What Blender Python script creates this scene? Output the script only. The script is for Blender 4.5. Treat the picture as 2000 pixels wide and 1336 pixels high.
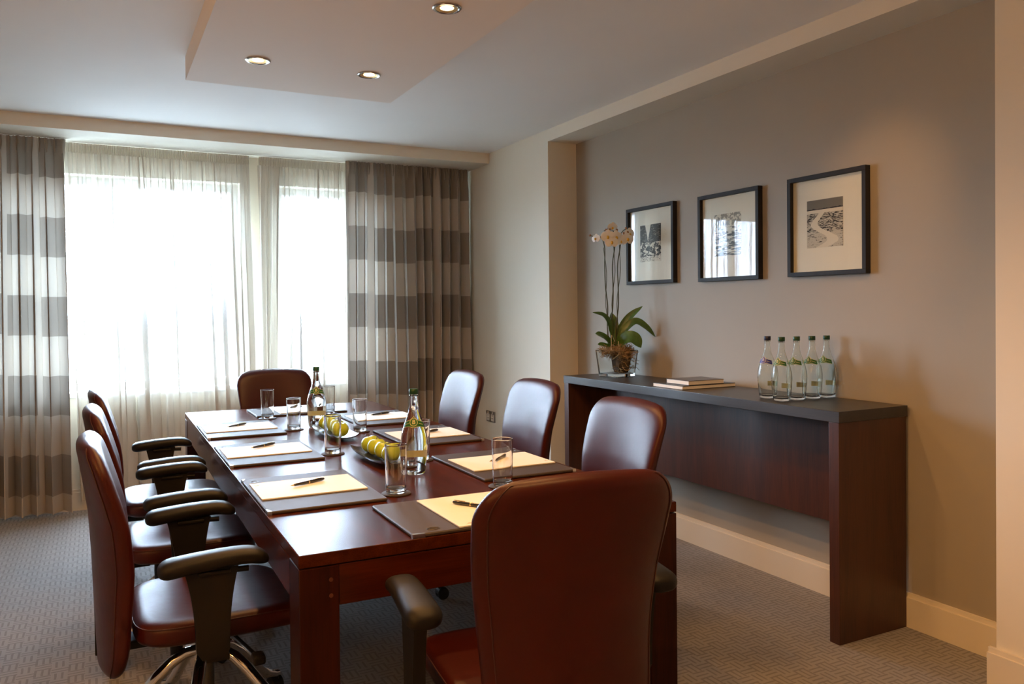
import bpy, bmesh, math, random
from math import sin, cos, pi, sqrt, radians
from mathutils import Vector, Matrix

# ------------------------------------------------------------------ scene, camera, world, exposure
for _o in list(bpy.data.objects):
    bpy.data.objects.remove(_o)
SC = bpy.context.scene
COL = SC.collection
random.seed(7)

YAW, PITCH, ROLL = radians(27.314), radians(-0.7433), radians(-0.5946)
fwd = Vector((sin(YAW) * cos(PITCH), cos(YAW) * cos(PITCH), sin(PITCH)))
rgt = Vector((cos(YAW), -sin(YAW), 0))
upv = rgt.cross(fwd)
r2 = rgt * cos(ROLL) + upv * sin(ROLL)
u2 = -rgt * sin(ROLL) + upv * cos(ROLL)
camd = bpy.data.cameras.new('camera')
cam = bpy.data.objects.new('camera', camd)
COL.objects.link(cam)
m = Matrix.Identity(4)
for i in range(3):
    m[i][0], m[i][1], m[i][2] = r2[i], u2[i], -fwd[i]
m[2][3] = 1.38
cam.matrix_world = m
camd.sensor_width = 36.0
camd.lens = 36.0 * 1573.18 / 2000.0
camd.shift_y = -44.0 / 2000.0
camd.clip_start = 0.02
SC.camera = cam

SC.view_settings.view_transform = 'Standard'
SC.view_settings.look = 'None'
SC.view_settings.gamma = 1.0
SC.view_settings.use_curve_mapping = False
SC.view_settings.exposure = 0.24

SKY_STRENGTH = 118.0     # overcast sky; the ground below the horizon is darker
WARM = (1.0, 0.50, 0.16)
W = bpy.data.worlds.new('world')
SC.world = W
W.use_nodes = True
_bg = W.node_tree.nodes['Background']
_bg.inputs[0].default_value = (0.76, 0.905, 1.03, 1)
_bg.inputs[1].default_value = SKY_STRENGTH
_wn, _wl = W.node_tree.nodes, W.node_tree.links
_tc = _wn.new('ShaderNodeTexCoord')
_sp = _wn.new('ShaderNodeSeparateXYZ')
_rp = _wn.new('ShaderNodeValToRGB')
_wl.new(_tc.outputs['Generated'], _sp.inputs[0])
_mr = _wn.new('ShaderNodeMapRange')
_mr.inputs[1].default_value = -1
_mr.inputs[2].default_value = 1
_wl.new(_sp.outputs[2], _mr.inputs[0])
_wl.new(_mr.outputs[0], _rp.inputs[0])
_rp.color_ramp.elements[0].position = .49
_rp.color_ramp.elements[0].color = (.105, .133, .166, 1)
_rp.color_ramp.elements[1].position = .52
_rp.color_ramp.elements[1].color = (.67, .865, 1.12, 1)
_wl.new(_rp.outputs[0], _bg.inputs[0])


def portal(name, x0, x1, z0, z1, y):
    l = bpy.data.lights.new(name, 'AREA')
    l.shape = 'RECTANGLE'
    l.size = x1 - x0
    l.size_y = z1 - z0
    l.cycles.is_portal = True
    o = bpy.data.objects.new(name, l)
    COL.objects.link(o)
    o.location = ((x0 + x1) / 2, y, (z0 + z1) / 2)
    o.rotation_euler = (radians(-90), 0, 0)     # faces -Y, into the room
    return o


YW = 6.42            # inner face of the window wall
WIN = [(-0.80, 0.99, 0.82, 2.36), (1.275, 2.05, 0.82, 2.36)]
for _i, (a, b, c, d) in enumerate(WIN):
    portal('window_portal', a + .02, b - .02, c + .02, d - .02, YW + 0.24)

# ------------------------------------------------------------------ materials
MATS = {}


class NT:
    def __init__(self, mat):
        self.t = mat.node_tree
        self.n = self.t.nodes
        self.l = self.t.links

    def node(self, typ, ins=None, **kw):
        nd = self.n.new(typ)
        for k, v in kw.items():
            setattr(nd, k, v)
        for k, v in (ins or {}).items():
            s = nd.inputs[k]
            if isinstance(v, bpy.types.NodeSocket):
                self.l.new(v, s)
            else:
                s.default_value = v
        return nd

    def math(self, op, a, b=0.0, c=None):
        ins = {0: a, 1: b}
        if c is not None:
            ins[2] = c
        return self.node('ShaderNodeMath', ins, operation=op).outputs[0]

    def mix(self, f, a, b):
        nd = self.n.new('ShaderNodeMix')
        nd.data_type = 'RGBA'
        for sock, v in ((nd.inputs[0], f), (nd.inputs[6], a), (nd.inputs[7], b)):
            if isinstance(v, bpy.types.NodeSocket):
                self.l.new(v, sock)
            else:
                sock.default_value = v if not isinstance(v, tuple) or len(v) == 4 else (*v, 1)
        return nd.outputs[2]

    def sep(self, v):
        return self.node('ShaderNodeSeparateXYZ', {0: v}).outputs

    def noise(self, vec, scale, detail=3, rough=.5, dist=0):
        return self.node('ShaderNodeTexNoise', {'Vector': vec, 'Scale': scale, 'Detail': detail, 'Roughness': rough, 'Distortion': dist}).outputs['Fac']

    def mapping(self, vec, scale=(1, 1, 1), rot=(0, 0, 0), loc=(0, 0, 0)):
        return self.node('ShaderNodeMapping', {'Vector': vec, 'Scale': scale, 'Rotation': rot, 'Location': loc}).outputs[0]

    def ramp(self, f, stops):
        nd = self.node('ShaderNodeValToRGB', {0: f})
        cr = nd.color_ramp
        while len(cr.elements) < len(stops):
            cr.elements.new(0.5)
        for e, (p, c) in zip(cr.elements, stops):
            e.position = p
            e.color = (*c, 1) if len(c) == 3 else c
        return nd.outputs[0]

    def bump(self, h, strength, dist=0.01):
        return self.node('ShaderNodeBump', {'Height': h, 'Strength': strength, 'Distance': dist}).outputs[0]

    def coord(self, k='Object'):
        return self.node('ShaderNodeTexCoord').outputs[k]


def newmat(name):
    mt = bpy.data.materials.new(name)
    mt.use_nodes = True
    MATS[name] = mt
    nt = NT(mt)
    b = nt.n['Principled BSDF']
    return mt, nt, b


def setp(nt, b, **kw):
    keys = {'color': 'Base Color', 'rough': 'Roughness', 'metal': 'Metallic', 'coat': 'Coat Weight', 'coat_rough': 'Coat Roughness',
            'trans': 'Transmission Weight', 'ior': 'IOR', 'spec': 'Specular IOR Level', 'normal': 'Normal', 'emit': 'Emission Color',
            'emit_s': 'Emission Strength', 'sheen': 'Sheen Weight', 'sss': 'Subsurface Weight', 'alpha': 'Alpha'}
    for k, v in kw.items():
        s = b.inputs[keys[k]]
        if isinstance(v, bpy.types.NodeSocket):
            nt.l.new(v, s)
        else:
            s.default_value = (*v, 1) if isinstance(v, tuple) and len(v) == 3 and s.type == 'RGBA' else v


def plain(name, color, rough=.5, noise_scale=0, var=.08, bump=0, bump_scale=None, **kw):
    mt, nt, b = newmat(name)
    if noise_scale:
        f = nt.noise(nt.coord(), noise_scale, 4, .6)
        lo = tuple(max(0, c * (1 - var)) for c in color)
        hi = tuple(min(1, c * (1 + var)) for c in color)
        setp(nt, b, color=nt.mix(f, lo, hi))
    else:
        setp(nt, b, color=color)
    if bump:
        setp(nt, b, normal=nt.bump(nt.noise(nt.coord(), bump_scale or 300, 3), bump, .002))
    setp(nt, b, rough=rough, **kw)
    return mt


def wood(name, c0, c1, axis='y', scale=1.0, rough=.25, coat=.5, coat_rough=.12, fine=1.0, ior=1.5, bump=.08):
    mt, nt, b = newmat(name)
    co = nt.coord()
    sc = {'x': (1.2, 14, 14), 'y': (14, 1.2, 14), 'z': (14, 14, 1.2)}[axis]
    mp = nt.mapping(co, tuple(s * scale for s in sc))
    big = nt.noise(mp, 1.3, 4, .6, .6)
    sc2 = {'x': (8, 260, 260), 'y': (260, 8, 260), 'z': (260, 260, 8)}[axis]
    fn = nt.noise(nt.mapping(co, sc2), 1.0, 2, .5)
    f = nt.math('ADD', nt.math('MULTIPLY', big, .75), nt.math('MULTIPLY', fn, .35 * fine))
    col = nt.ramp(f, [(.28, c0), (.75, c1)])
    setp(nt, b, color=col, rough=rough, coat=coat, coat_rough=coat_rough, ior=ior, normal=nt.bump(fn, bump, .001))
    return mt


plain('white_paint', (.88, .87, .84), .75, 3, .02)
plain('panel_paint', (.87, .80, .725), .75, 3, .02)
plain('cream_paint', (.74, .69, .58), .7, 3, .02)
plain('taupe_paint', (.35, .315, .258), .62, 2.5, .03, .05, 500)
plain('trim_paint', (.72, .66, .55), .45, 3, .02)
plain('frame_white', (.82, .83, .83), .4)
wood('table_wood', (.016, .0032, .0012), (.088, .0180, .0050), 'y', 1, .27, .0, .10, ior=1.16)
wood('table_wood_x', (.014, .0024, .0010), (.075, .0125, .0034), 'x', 1, .30, .12, .15, ior=1.25)
wood('table_wood_z', (.010, .0020, .0010), (.042, .0072, .0024), 'z', 1, .36, .04, .2, ior=1.22)
plain('dowel_wood', (.10, .028, .012), .4)
wood('wenge', (.011, .009, .008), (.034, .026, .021), 'y', 1, .38, .25, .25, 1.6)
wood('wenge_x', (.011, .009, .008), (.034, .026, .021), 'x', 1, .38, .25, .25, 1.6)
wood('wenge_z_warm_lit', (.012, .0050, .0030), (.072, .0225, .0085), 'z', .7, .40, .2, .25, 1.6)  # warm light on the console panels painted in as redder wood
wood('black_frame', (.018, .017, .017), (.032, .029, .028), 'z', 1, .5, .0, .3, ior=1.25)


def leather():
    mt, nt, b = newmat('leather')
    co = nt.coord()
    n1 = nt.noise(co, 9, 4, .6)
    grain = nt.node('ShaderNodeTexVoronoi', {'Vector': co, 'Scale': 420}).outputs['Distance']
    wr = nt.noise(co, 30, 5, .6, .8)
    h = nt.math('ADD', nt.math('MULTIPLY', grain, .25), wr)
    setp(nt, b, color=nt.mix(n1, (.036, .0032, .0012), (.060, .0062, .0022)), rough=nt.math('ADD', nt.math('MULTIPLY', wr, .12), .33),
         spec=.30, coat=.07, coat_rough=.30, normal=nt.bump(h, .10, .003))


leather()
plain('leather_seam', (.05, .013, .009), .5)
plain('black_plastic', (.013, .011, .009), .45, 40, .1, .08, 600, spec=.24)
plain('black_rubber', (.015, .015, .015), .55)
plain('chrome', (.85, .85, .86), .06, metal=1.0)
plain('steel', (.55, .54, .52), .28, metal=1.0)
plain('dark_steel', (.16, .155, .14), .35, metal=.8)
plain('folder_leather', (.062, .046, .039), .55, 60, .08, .15, 700, spec=.28)
plain('folder_emboss', (.045, .036, .032), .3)
plain('paper', (.88, .87, .81), .6, 8, .01)
plain('paper_print', (.55, .50, .42), .6)
plain('pen_black', (.018, .016, .013), .18, coat=.6, coat_rough=.05)
plain('pen_gold', (.75, .58, .30), .22, metal=1.0)
plain('coaster_felt', (.045, .034, .028), .75)
plain('plate_black', (.022, .019, .018), .22, coat=.5, coat_rough=.12)
plain('cap_green', (.006, .052, .018), .35)
plain('cap_navy', (.010, .012, .045), .35)
plain('label_green', (.014, .11, .018), .4)
plain('label_blue', (.020, .035, .32), .4)
plain('label_gold', (.72, .66, .36), .35)
plain('label_cream', (.62, .60, .36), .5)
plain('socket_metal', (.42, .41, .39), .32, metal=.85)
plain('socket_white', (.68, .66, .60), .4)
plain('book_black', (.020, .018, .017), .35)
plain('book_pages', (.84, .80, .72), .8)
plain('book_brown', (.085, .060, .042), .3, 22, .6)
plain('mat_board', (.80, .76, .66), .8)
plain('moss', (.34, .22, .10), .9, 60, .3)
plain('soil', (.10, .065, .04), .95, 80, .3)
plain('orchid_stem', (.055, .060, .018), .5, 30, .2)
plain('orchid_bud', (.30, .12, .035), .5)
plain('orchid_lip', (.75, .42, .03), .5)
plain('aerial_root', (.45, .40, .26), .6)
plain('drape_heading', (.26, .225, .185), .85)
plain('lamp_reflector', (.85, .55, .22), .35, metal=1.0)
plain('lamp_ring', (.55, .53, .50), .2, metal=1.0)


def petal():
    mt, nt, b = newmat('orchid_petal')
    setp(nt, b, color=(.90, .88, .82), rough=.5, sss=.1)
    b.inputs['Subsurface Radius'].default_value = (.01, .008, .006)


petal()


def leafm():
    mt, nt, b = newmat('orchid_leaf')
    f = nt.noise(nt.mapping(nt.coord(), (40, 6, 40)), 1.5, 3)
    setp(nt, b, color=nt.mix(f, (.034, .090, .012), (.085, .175, .028)), rough=.32, spec=.55)


leafm()


def applem():
    mt, nt, b = newmat('apple_skin')
    co = nt.coord()
    f = nt.noise(co, 16, 3)
    sp = nt.node('ShaderNodeTexVoronoi', {'Vector': co, 'Scale': 190}).outputs['Distance']
    dots = nt.math('LESS_THAN', sp, .16)
    base = nt.mix(f, (.34, .50, .02), (.54, .62, .035))
    setp(nt, b, color=nt.mix(nt.math('MULTIPLY', dots, .5), base, (.70, .70, .25)), rough=.24, spec=.5, coat=.4, coat_rough=.08)


applem()
plain('apple_stem', (.09, .055, .02), .7)


def glassm(name, color, ior=1.46, rough=0.0):
    mt, nt, b = newmat(name)
    setp(nt, b, color=color, trans=1.0, ior=ior, rough=rough)


glassm('clear_glass', (.985, .99, .985))
glassm('bottle_glass', (.955, .985, .955), 1.34)
glassm('pot_glass', (.96, .985, .98))


def thin_glass(name, ior=1.5):
    mt, nt, b = newmat(name)
    nt.n.remove(b)
    out = nt.n['Material Output']
    tr = nt.node('ShaderNodeBsdfTransparent', {0: (.97, .985, .98, 1)})
    gl = nt.node('ShaderNodeBsdfGlossy', {0: (1, 1, 1, 1), 1: 0.0})
    bf = nt.node('ShaderNodeNewGeometry').outputs['Backfacing']
    fr = nt.node('ShaderNodeFresnel', {0: nt.math('ADD', ior, nt.math('MULTIPLY', bf, 1 / ior - ior))})
    mx = nt.node('ShaderNodeMixShader', {0: fr.outputs[0], 1: tr.outputs[0], 2: gl.outputs[0]})
    nt.l.new(mx.outputs[0], out.inputs[0])


thin_glass('pane_glass')
thin_glass('picture_glass', 1.26)


def shadem():
    mt, nt, b = newmat('shade_fabric')
    nt.n.remove(b)
    out = nt.n['Material Output']
    tr = nt.node('ShaderNodeBsdfTransparent', {0: (1, .93, .82, 1)})
    tl = nt.node('ShaderNodeBsdfTranslucent', {0: (.9, .82, .68, 1)})
    mx = nt.node('ShaderNodeMixShader', {0: .55, 1: tr.outputs[0], 2: tl.outputs[0]})
    nt.l.new(mx.outputs[0], out.inputs[0])


shadem()


def sheerm(name, opacity):
    mt, nt, b = newmat(name)
    nt.n.remove(b)
    out = nt.n['Material Output']
    weave = nt.noise(nt.mapping(nt.coord(), (900, 900, 60)), 1, 2)
    tr = nt.node('ShaderNodeBsdfTransparent', {0: (1, 1, 1, 1)})
    tl = nt.node('ShaderNodeBsdfTranslucent', {0: (.88, .88, .86, 1)})
    df = nt.node('ShaderNodeBsdfDiffuse', {0: (.60, .56, .48, 1)})
    m1 = nt.node('ShaderNodeMixShader', {0: .975, 1: tl.outputs[0], 2: df.outputs[0]})
    fac = nt.math('ADD', opacity - .06, nt.math('MULTIPLY', weave, .12))
    m2 = nt.node('ShaderNodeMixShader', {0: fac, 1: tr.outputs[0], 2: m1.outputs[0]})
    nt.l.new(m2.outputs[0], out.inputs[0])


sheerm('sheer_fabric', .78)
sheerm('sheer_heading', .85)


def drapem():
    mt, nt, b = newmat('drape_fabric')
    uv = nt.sep(nt.coord('UV'))
    u, z = uv[0], uv[1]
    blk = nt.math('FLOOR', nt.math('DIVIDE', u, .36))
    zz = nt.math('ADD', z, nt.math('MULTIPLY', nt.math('SUBTRACT', nt.math('MODULO', nt.math('MULTIPLY', blk, 7.0), 3.0), 1.0), .012))
    k = nt.math('FLOOR', nt.math('DIVIDE', nt.math('SUBTRACT', 2.31 + .268 * 12, zz), .268))
    par = nt.math('MODULO', k, 2.0)           # 1 = dark above 2.31
    gap = nt.math('GREATER_THAN', nt.math('FRACT', nt.math('DIVIDE', u, .36)), .17)
    dark = nt.math('MULTIPLY', par, gap)
    wv = nt.noise(nt.mapping(nt.coord('UV'), (1500, 300, 1)), 1, 2)
    light = nt.mix(wv, (.42, .375, .315), (.52, .465, .39))
    dk = nt.mix(wv, (.225, .195, .16), (.30, .26, .215))
    col = nt.mix(dark, light, dk)
    setp(nt, b, color=col, rough=.85, sheen=.15, spec=.2)
    # heavy lined cloth lets a little daylight through
    out = nt.n['Material Output']
    tl = nt.node('ShaderNodeBsdfTranslucent')
    nt.l.new(col, tl.inputs[0])
    mx = nt.node('ShaderNodeMixShader', {0: .06, 1: b.outputs[0], 2: tl.outputs[0]})
    nt.l.new(mx.outputs[0], out.inputs[0])


drapem()


def carpetm():
    mt, nt, b = newmat('carpet')
    co = nt.coord()
    x, y, z = nt.sep(co)
    c = .058
    wob = nt.math('MULTIPLY', nt.math('SUBTRACT', nt.noise(co, 14, 2), .5), .006)
    u = nt.math('DIVIDE', nt.math('ADD', x, wob), c)
    v = nt.math('DIVIDE', nt.math('ADD', y, wob), c)
    par = nt.math('FLOORED_MODULO', nt.math('ADD', nt.math('FLOOR', u), nt.math('FLOOR', v)), 2.0)
    s = nt.math('ADD', nt.math('MULTIPLY', par, u), nt.math('MULTIPLY', nt.math('SUBTRACT', 1.0, par), v))
    t = nt.math('FRACT', nt.math('MULTIPLY', s, 2.5))
    line = nt.math('LESS_THAN', t, .36)
    fib = nt.noise(co, 520, 2, .7)
    big = nt.noise(co, 5, 3)
    base = nt.mix(fib, (.225, .208, .200), (.360, .338, .328))
    base = nt.mix(nt.math('MULTIPLY', big, .35), base, (.26, .243, .233))
    dk = nt.mix(fib, (.120, .108, .102), (.190, .174, .166))
    lf = nt.math('MULTIPLY', line, .75)
    col = nt.mix(lf, base, dk)
    h = nt.math('ADD', nt.math('MULTIPLY', nt.math('SUBTRACT', 1.0, line), .6), fib)
    setp(nt, b, color=col, rough=.95, spec=.1, sheen=.2, normal=nt.bump(h, .5, .004))


carpetm()


def printm(name, kind):
    """Small black woodcut landscapes on cream paper."""
    mt, nt, b = newmat(name)
    uv = nt.coord('UV')
    x, y, _ = nt.sep(uv)
    ink, pap = (.022, .020, .022), (.72, .66, .55)
    n = nt.noise(uv, 9, 5, .6)
    hatch = nt.noise(nt.mapping(uv, (7, 42, 1), (0, 0, .5)), 1, 4, .6, 1.2)
    if kind == 'river':
        # winding pale river through dark fields, wooded skyline
        cx = nt.math('ADD', .40, nt.math('MULTIPLY', nt.math('SINE', nt.math('MULTIPLY', y, 9.0)), nt.math('MULTIPLY', nt.math('SUBTRACT', .95, y), .42)))
        wd = nt.math('MULTIPLY', nt.math('SUBTRACT', 1.0, y), .16)
        riv = nt.math('LESS_THAN', nt.math('ABSOLUTE', nt.math('SUBTRACT', nt.math('ADD', x, nt.math('MULTIPLY', n, .10)), nt.math('ADD', cx, .05))), nt.math('ADD', wd, .02))
        band = nt.math('MULTIPLY', nt.math('GREATER_THAN', y, .72), nt.math('LESS_THAN', y, .79))
        fld = nt.math('GREATER_THAN', hatch, nt.math('ADD', .40, nt.math('MULTIPLY', nt.math('GREATER_THAN', y, .33), .09)))
        lightm = nt.math('MAXIMUM', nt.math('MAXIMUM', riv, band), nt.math('MULTIPLY', fld, .75))
        sky = nt.math('GREATER_THAN', nt.math('ADD', y, nt.math('MULTIPLY', n, .08)), .85)
        tree = nt.math('MULTIPLY', nt.math('GREATER_THAN', y, .79), nt.math('SUBTRACT', 1.0, sky))
        lightm = nt.math('MULTIPLY', lightm, nt.math('SUBTRACT', 1.0, nt.math('GREATER_THAN', y, .79)))
        lightm = nt.math('ADD', lightm, nt.math('MULTIPLY', sky, .22))
    elif kind == 'falls':
        fall = nt.math('LESS_THAN', nt.math('ABSOLUTE', nt.math('SUBTRACT', x, nt.math('ADD', .36, nt.math('MULTIPLY', n, .05)))), nt.math('MULTIPLY', nt.math('SUBTRACT', y, .55), .30))
        low = nt.math('MULTIPLY', nt.math('LESS_THAN', y, .52), nt.math('GREATER_THAN', nt.noise(nt.mapping(uv, (6, 11, 1)), 1, 4, .6, 1.0), .52))
        base = nt.math('MULTIPLY', nt.math('LESS_THAN', y, .14), nt.math('GREATER_THAN', hatch, .46))
        hi = nt.math('MULTIPLY', nt.math('GREATER_THAN', hatch, .60), .55)
        lightm = nt.math('MAXIMUM', nt.math('MAXIMUM', fall, low), nt.math('MAXIMUM', base, hi))
    else:
        st = nt.noise(nt.mapping(uv, (3, 26, 1), (0, 0, .08)), 1, 4, .6, 1.0)
        sky = nt.math('GREATER_THAN', y, .72)
        mt_ = nt.math('MULTIPLY', nt.math('GREATER_THAN', n, .5), nt.math('GREATER_THAN', y, .55))
        wat = nt.math('MULTIPLY', nt.math('GREATER_THAN', st, .5), nt.math('LESS_THAN', y, .72))
        lightm = nt.math('MAXIMUM', nt.math('MAXIMUM', wat, mt_), nt.math('MULTIPLY', sky, .35))
    fac = nt.node('ShaderNodeClamp', {0: lightm}).outputs[0]
    setp(nt, b, color=nt.mix(fac, ink, pap), rough=.8)


for _k in ('river', 'falls', 'lake'):
    printm('print_' + _k, _k)


def lampm():
    mt, nt, b = newmat('lamp_glow')
    setp(nt, b, color=(1, .9, .75), emit=(1.0, .72, .40), emit_s=14.0)


lampm()

# ------------------------------------------------------------------ mesh helpers


class MB:
    def __init__(self):
        self.v, self.f, self.boxy = [], [], False

    def add(self, vs, fs):
        o = len(self.v)
        self.v += [tuple(p) for p in vs]
        self.f += [tuple(i + o for i in q) for q in fs]
        return self

    def box(self, x0, x1, y0, y1, z0, z1, bev=0.0, seg=2):
        if bev <= 0:
            vs = [(x, y, z) for z in (z0, z1) for y in (y0, y1) for x in (x0, x1)]
            return self.add(vs, [(0, 2, 3, 1), (4, 5, 7, 6), (0, 1, 5, 4), (2, 6, 7, 3), (0, 4, 6, 2), (1, 3, 7, 5)])
        self.boxy = True
        bm = bmesh.new()
        bmesh.ops.create_cube(bm, size=1.0)
        for v in bm.verts:
            v.co = Vector(((x0 + x1) / 2 + v.co.x * (x1 - x0), (y0 + y1) / 2 + v.co.y * (y1 - y0), (z0 + z1) / 2 + v.co.z * (z1 - z0)))
        bmesh.ops.bevel(bm, geom=list(bm.edges), offset=bev, segments=seg, profile=.5, affect='EDGES')
        return self.addbm(bm)

    def addbm(self, bm):
        bm.verts.index_update()
        self.add([v.co[:] for v in bm.verts], [[v.index for v in f.verts] for f in bm.faces])
        bm.free()
        return self

    def rings(self, rings, cap0=True, cap1=True, closed=True):
        n = len(rings[0])
        vs = [p for r in rings for p in r]
        fs = []
        for i in range(len(rings) - 1):
            for j in range(n if closed else n - 1):
                k = (j + 1) % n
                fs.append((i * n + j, i * n + k, (i + 1) * n + k, (i + 1) * n + j))
        if cap0:
            fs.append(tuple(reversed(range(n))))
        if cap1:
            fs.append(tuple((len(rings) - 1) * n + j for j in range(n)))
        return self.add(vs, fs)

    def lathe(self, prof, n=32, cx=0, cy=0, cap0=True, cap1=True):
        return self.rings([[(cx + r * cos(2 * pi * j / n), cy + r * sin(2 * pi * j / n), z) for j in range(n)] for r, z in prof], cap0, cap1)

    def tube(self, pts, rad, n=10, cap=True):
        pts = [Vector(p) for p in pts]
        if not isinstance(rad, (list, tuple)):
            rad = [rad] * len(pts)
        rings = []
        nrm = None
        for i, p in enumerate(pts):
            t = (pts[min(i + 1, len(pts) - 1)] - pts[max(i - 1, 0)]).normalized()
            if nrm is None:
                nrm = t.cross(Vector((0, 0, 1)) if abs(t.z) < .9 else Vector((1, 0, 0))).normalized()
            nrm = (nrm - t * nrm.dot(t)).normalized()
            b = t.cross(nrm)
            rings.append([p + (nrm * cos(2 * pi * j / n) + b * sin(2 * pi * j / n)) * rad[i] for j in range(n)])
        return self.rings(rings, cap, cap)

    def prism(self, poly, y0, y1):
        """poly in (x,z), extruded along y"""
        n = len(poly)
        vs = [(x, y0, z) for x, z in poly] + [(x, y1, z) for x, z in poly]
        fs = [tuple(range(n)), tuple(reversed(range(n, 2 * n)))] + [(i, (i + 1) % n + n * 0, (i + 1) % n + n, i + n) for i in range(n)]
        return self.add(vs, [tuple(reversed(f)) for f in fs])

    def xform(self, M):
        self.v = [tuple(M @ Vector(p)) for p in self.v]
        return self

    def mesh(self, name, mat, smooth=None):
        if smooth is None:
            smooth = 20 if self.boxy else 40
        me = bpy.data.meshes.new(name)
        me.from_pydata(self.v, [], self.f)
        me.validate()
        bm = bmesh.new()
        bm.from_mesh(me)
        bmesh.ops.recalc_face_normals(bm, faces=bm.faces)
        if all(len(ed.link_faces) == 2 for ed in bm.edges) and bm.calc_volume(signed=True) < 0:
            bmesh.ops.reverse_faces(bm, faces=bm.faces)
        bm.to_mesh(me)
        bm.free()
        if smooth:
            me.shade_smooth()
            me.set_sharp_from_angle(angle=radians(smooth))
        me.materials.append(MATS[mat])
        return me

    def obj(self, name, mat, parent=None, smooth=None):
        return link(name, self.mesh(name, mat, smooth), parent)


def link(name, me, parent=None, loc=None, rot=None):
    o = bpy.data.objects.new(name, me)
    COL.objects.link(o)
    if parent:
        o.parent = parent
    if loc:
        o.location = loc
    if rot:
        o.rotation_euler = rot
    return o


def tag(o, label, cat, group=None):
    o['label'] = label
    o['category'] = cat
    if group:
        o['group'] = group
    return o


def struct(o, label=None):
    o['kind'] = 'structure'
    if label:
        o['label'] = label
    return o


def thing(name, label, cat, loc=(0, 0, 0), rz=0, group=None):
    o = bpy.data.objects.new(name, None)
    o.empty_display_size = .05
    COL.objects.link(o)
    o.location = loc
    o.rotation_euler = (0, 0, rz)
    return tag(o, label, cat, group)


def sgn_pow(c, e):
    return math.copysign(abs(c) ** e, c)


def interp(tab, t):
    if t <= tab[0][0]:
        return tab[0][1]
    for (a, va), (b, vb) in zip(tab, tab[1:]):
        if t <= b:
            k = (t - a) / (b - a)
            k = k * k * (3 - 2 * k) if False else k
            return va + (vb - va) * k
    return tab[-1][1]


# ------------------------------------------------------------------ room shell
ZC, ZS, ZP = 2.646, 2.562, 2.53      # ceiling, soffit / niche head, dropped panel
XP, XN = 2.856, 3.09                 # pier face, niche back wall
XL, YB = -1.75, -1.45                # left and back walls
YN0, YN1 = 1.764, 4.95               # niche extent

struct(MB().box(XL - .1, XN + .3, YB - .1, YW + .3, -.12, 0).obj('floor', 'carpet', smooth=0), 'grey brown basketweave patterned carpet')
struct(MB().box(XL - .1, XN + .3, YB - .1, YW + .3, ZC, ZC + .12).obj('ceiling', 'white_paint', smooth=0), 'matt white ceiling')
struct(MB().box(XL - .1, XL, YB - .1, YW + .3, 0, ZC).obj('wall_left', 'taupe_paint', smooth=0), 'taupe painted wall')
struct(MB().box(XL - .1, XN + .3, YB - .1, YB, 0, ZC).obj('wall_back', 'taupe_paint', smooth=0), 'taupe painted wall')
# right wall: piers and header in cream, niche back in taupe
wr = MB()
wr.box(XP, XN + .3, YB, YN0, 0, ZC)
wr.box(XP, XN + .3, YN1, YW + .3, 0, ZC)
wr.box(XP, XN + .3, YN0, YN1, ZS, ZC)
struct(wr.obj('wall_right', 'cream_paint', smooth=0), 'cream painted wall with a shallow recess')
struct(MB().box(XN, XN + .25, YN0, YN1, 0, ZS).obj('wall_niche', 'taupe_paint', smooth=0), 'taupe painted back wall of the recess')
# window wall
ww = MB()
TH = .26
(a0, a1, az0, az1), (b0, b1, bz0, bz1) = WIN
ww.box(XL, a0, YW, YW + TH, 0, ZC)
ww.box(a1, b0, YW, YW + TH, 0, ZC)
ww.box(b1, XP, YW, YW + TH, 0, ZC)
for p, q, r, s in WIN:
    ww.box(p, q, YW, YW + TH, 0, r)
    ww.box(p, q, YW, YW + TH, s, ZC)
struct(ww.obj('wall_window', 'cream_paint', smooth=0), 'cream painted window wall')
struct(MB().box(XL, XP, 5.905, YW, ZS, ZC).obj('trim_1', 'cream_paint', smooth=0), 'boxed cream soffit above the curtains')
# dropped ceiling panel
struct(MB().box(.412, 1.470, .42, 4.292, ZP, ZC).obj('trim_2', 'panel_paint', smooth=0), 'dropped rectangular ceiling panel with downlights')


def baseboard(name, x0, x1, y0, y1, axis, side):
    """stepped skirting: body plus small top bead; axis = run direction"""
    h = .145
    b = MB()
    if axis == 'y':
        b.box(min(x0, x0 + side * .022), max(x0, x0 + side * .022), y0, y1, 0, h - .018)
        b.box(min(x0, x0 + side * .014), max(x0, x0 + side * .014), y0, y1, h - .018, h)
    else:
        b.box(x0, x1, min(y0, y0 + side * .022), max(y0, y0 + side * .022), 0, h - .018)
        b.box(x0, x1, min(y0, y0 + side * .014), max(y0, y0 + side * .014), h - .018, h)
    return struct(b.obj(name, 'trim_paint', smooth=0), 'painted cream skirting board')


baseboard('baseboard_niche', XN, 0, YN0 + .03, YN1 - .03, 'y', -1)
baseboard('baseboard_right', XP, 0, YB, YN0 + .022, 'y', -1)
baseboard('baseboard_far', XP, 0, YN1 - .022, YW - .03, 'y', -1)
baseboard('baseboard_window', XL, XP, YW, 0, 'x', -1)
baseboard('baseboard_left', XL, 0, YB, YW - .03, 'y', 1)


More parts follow.
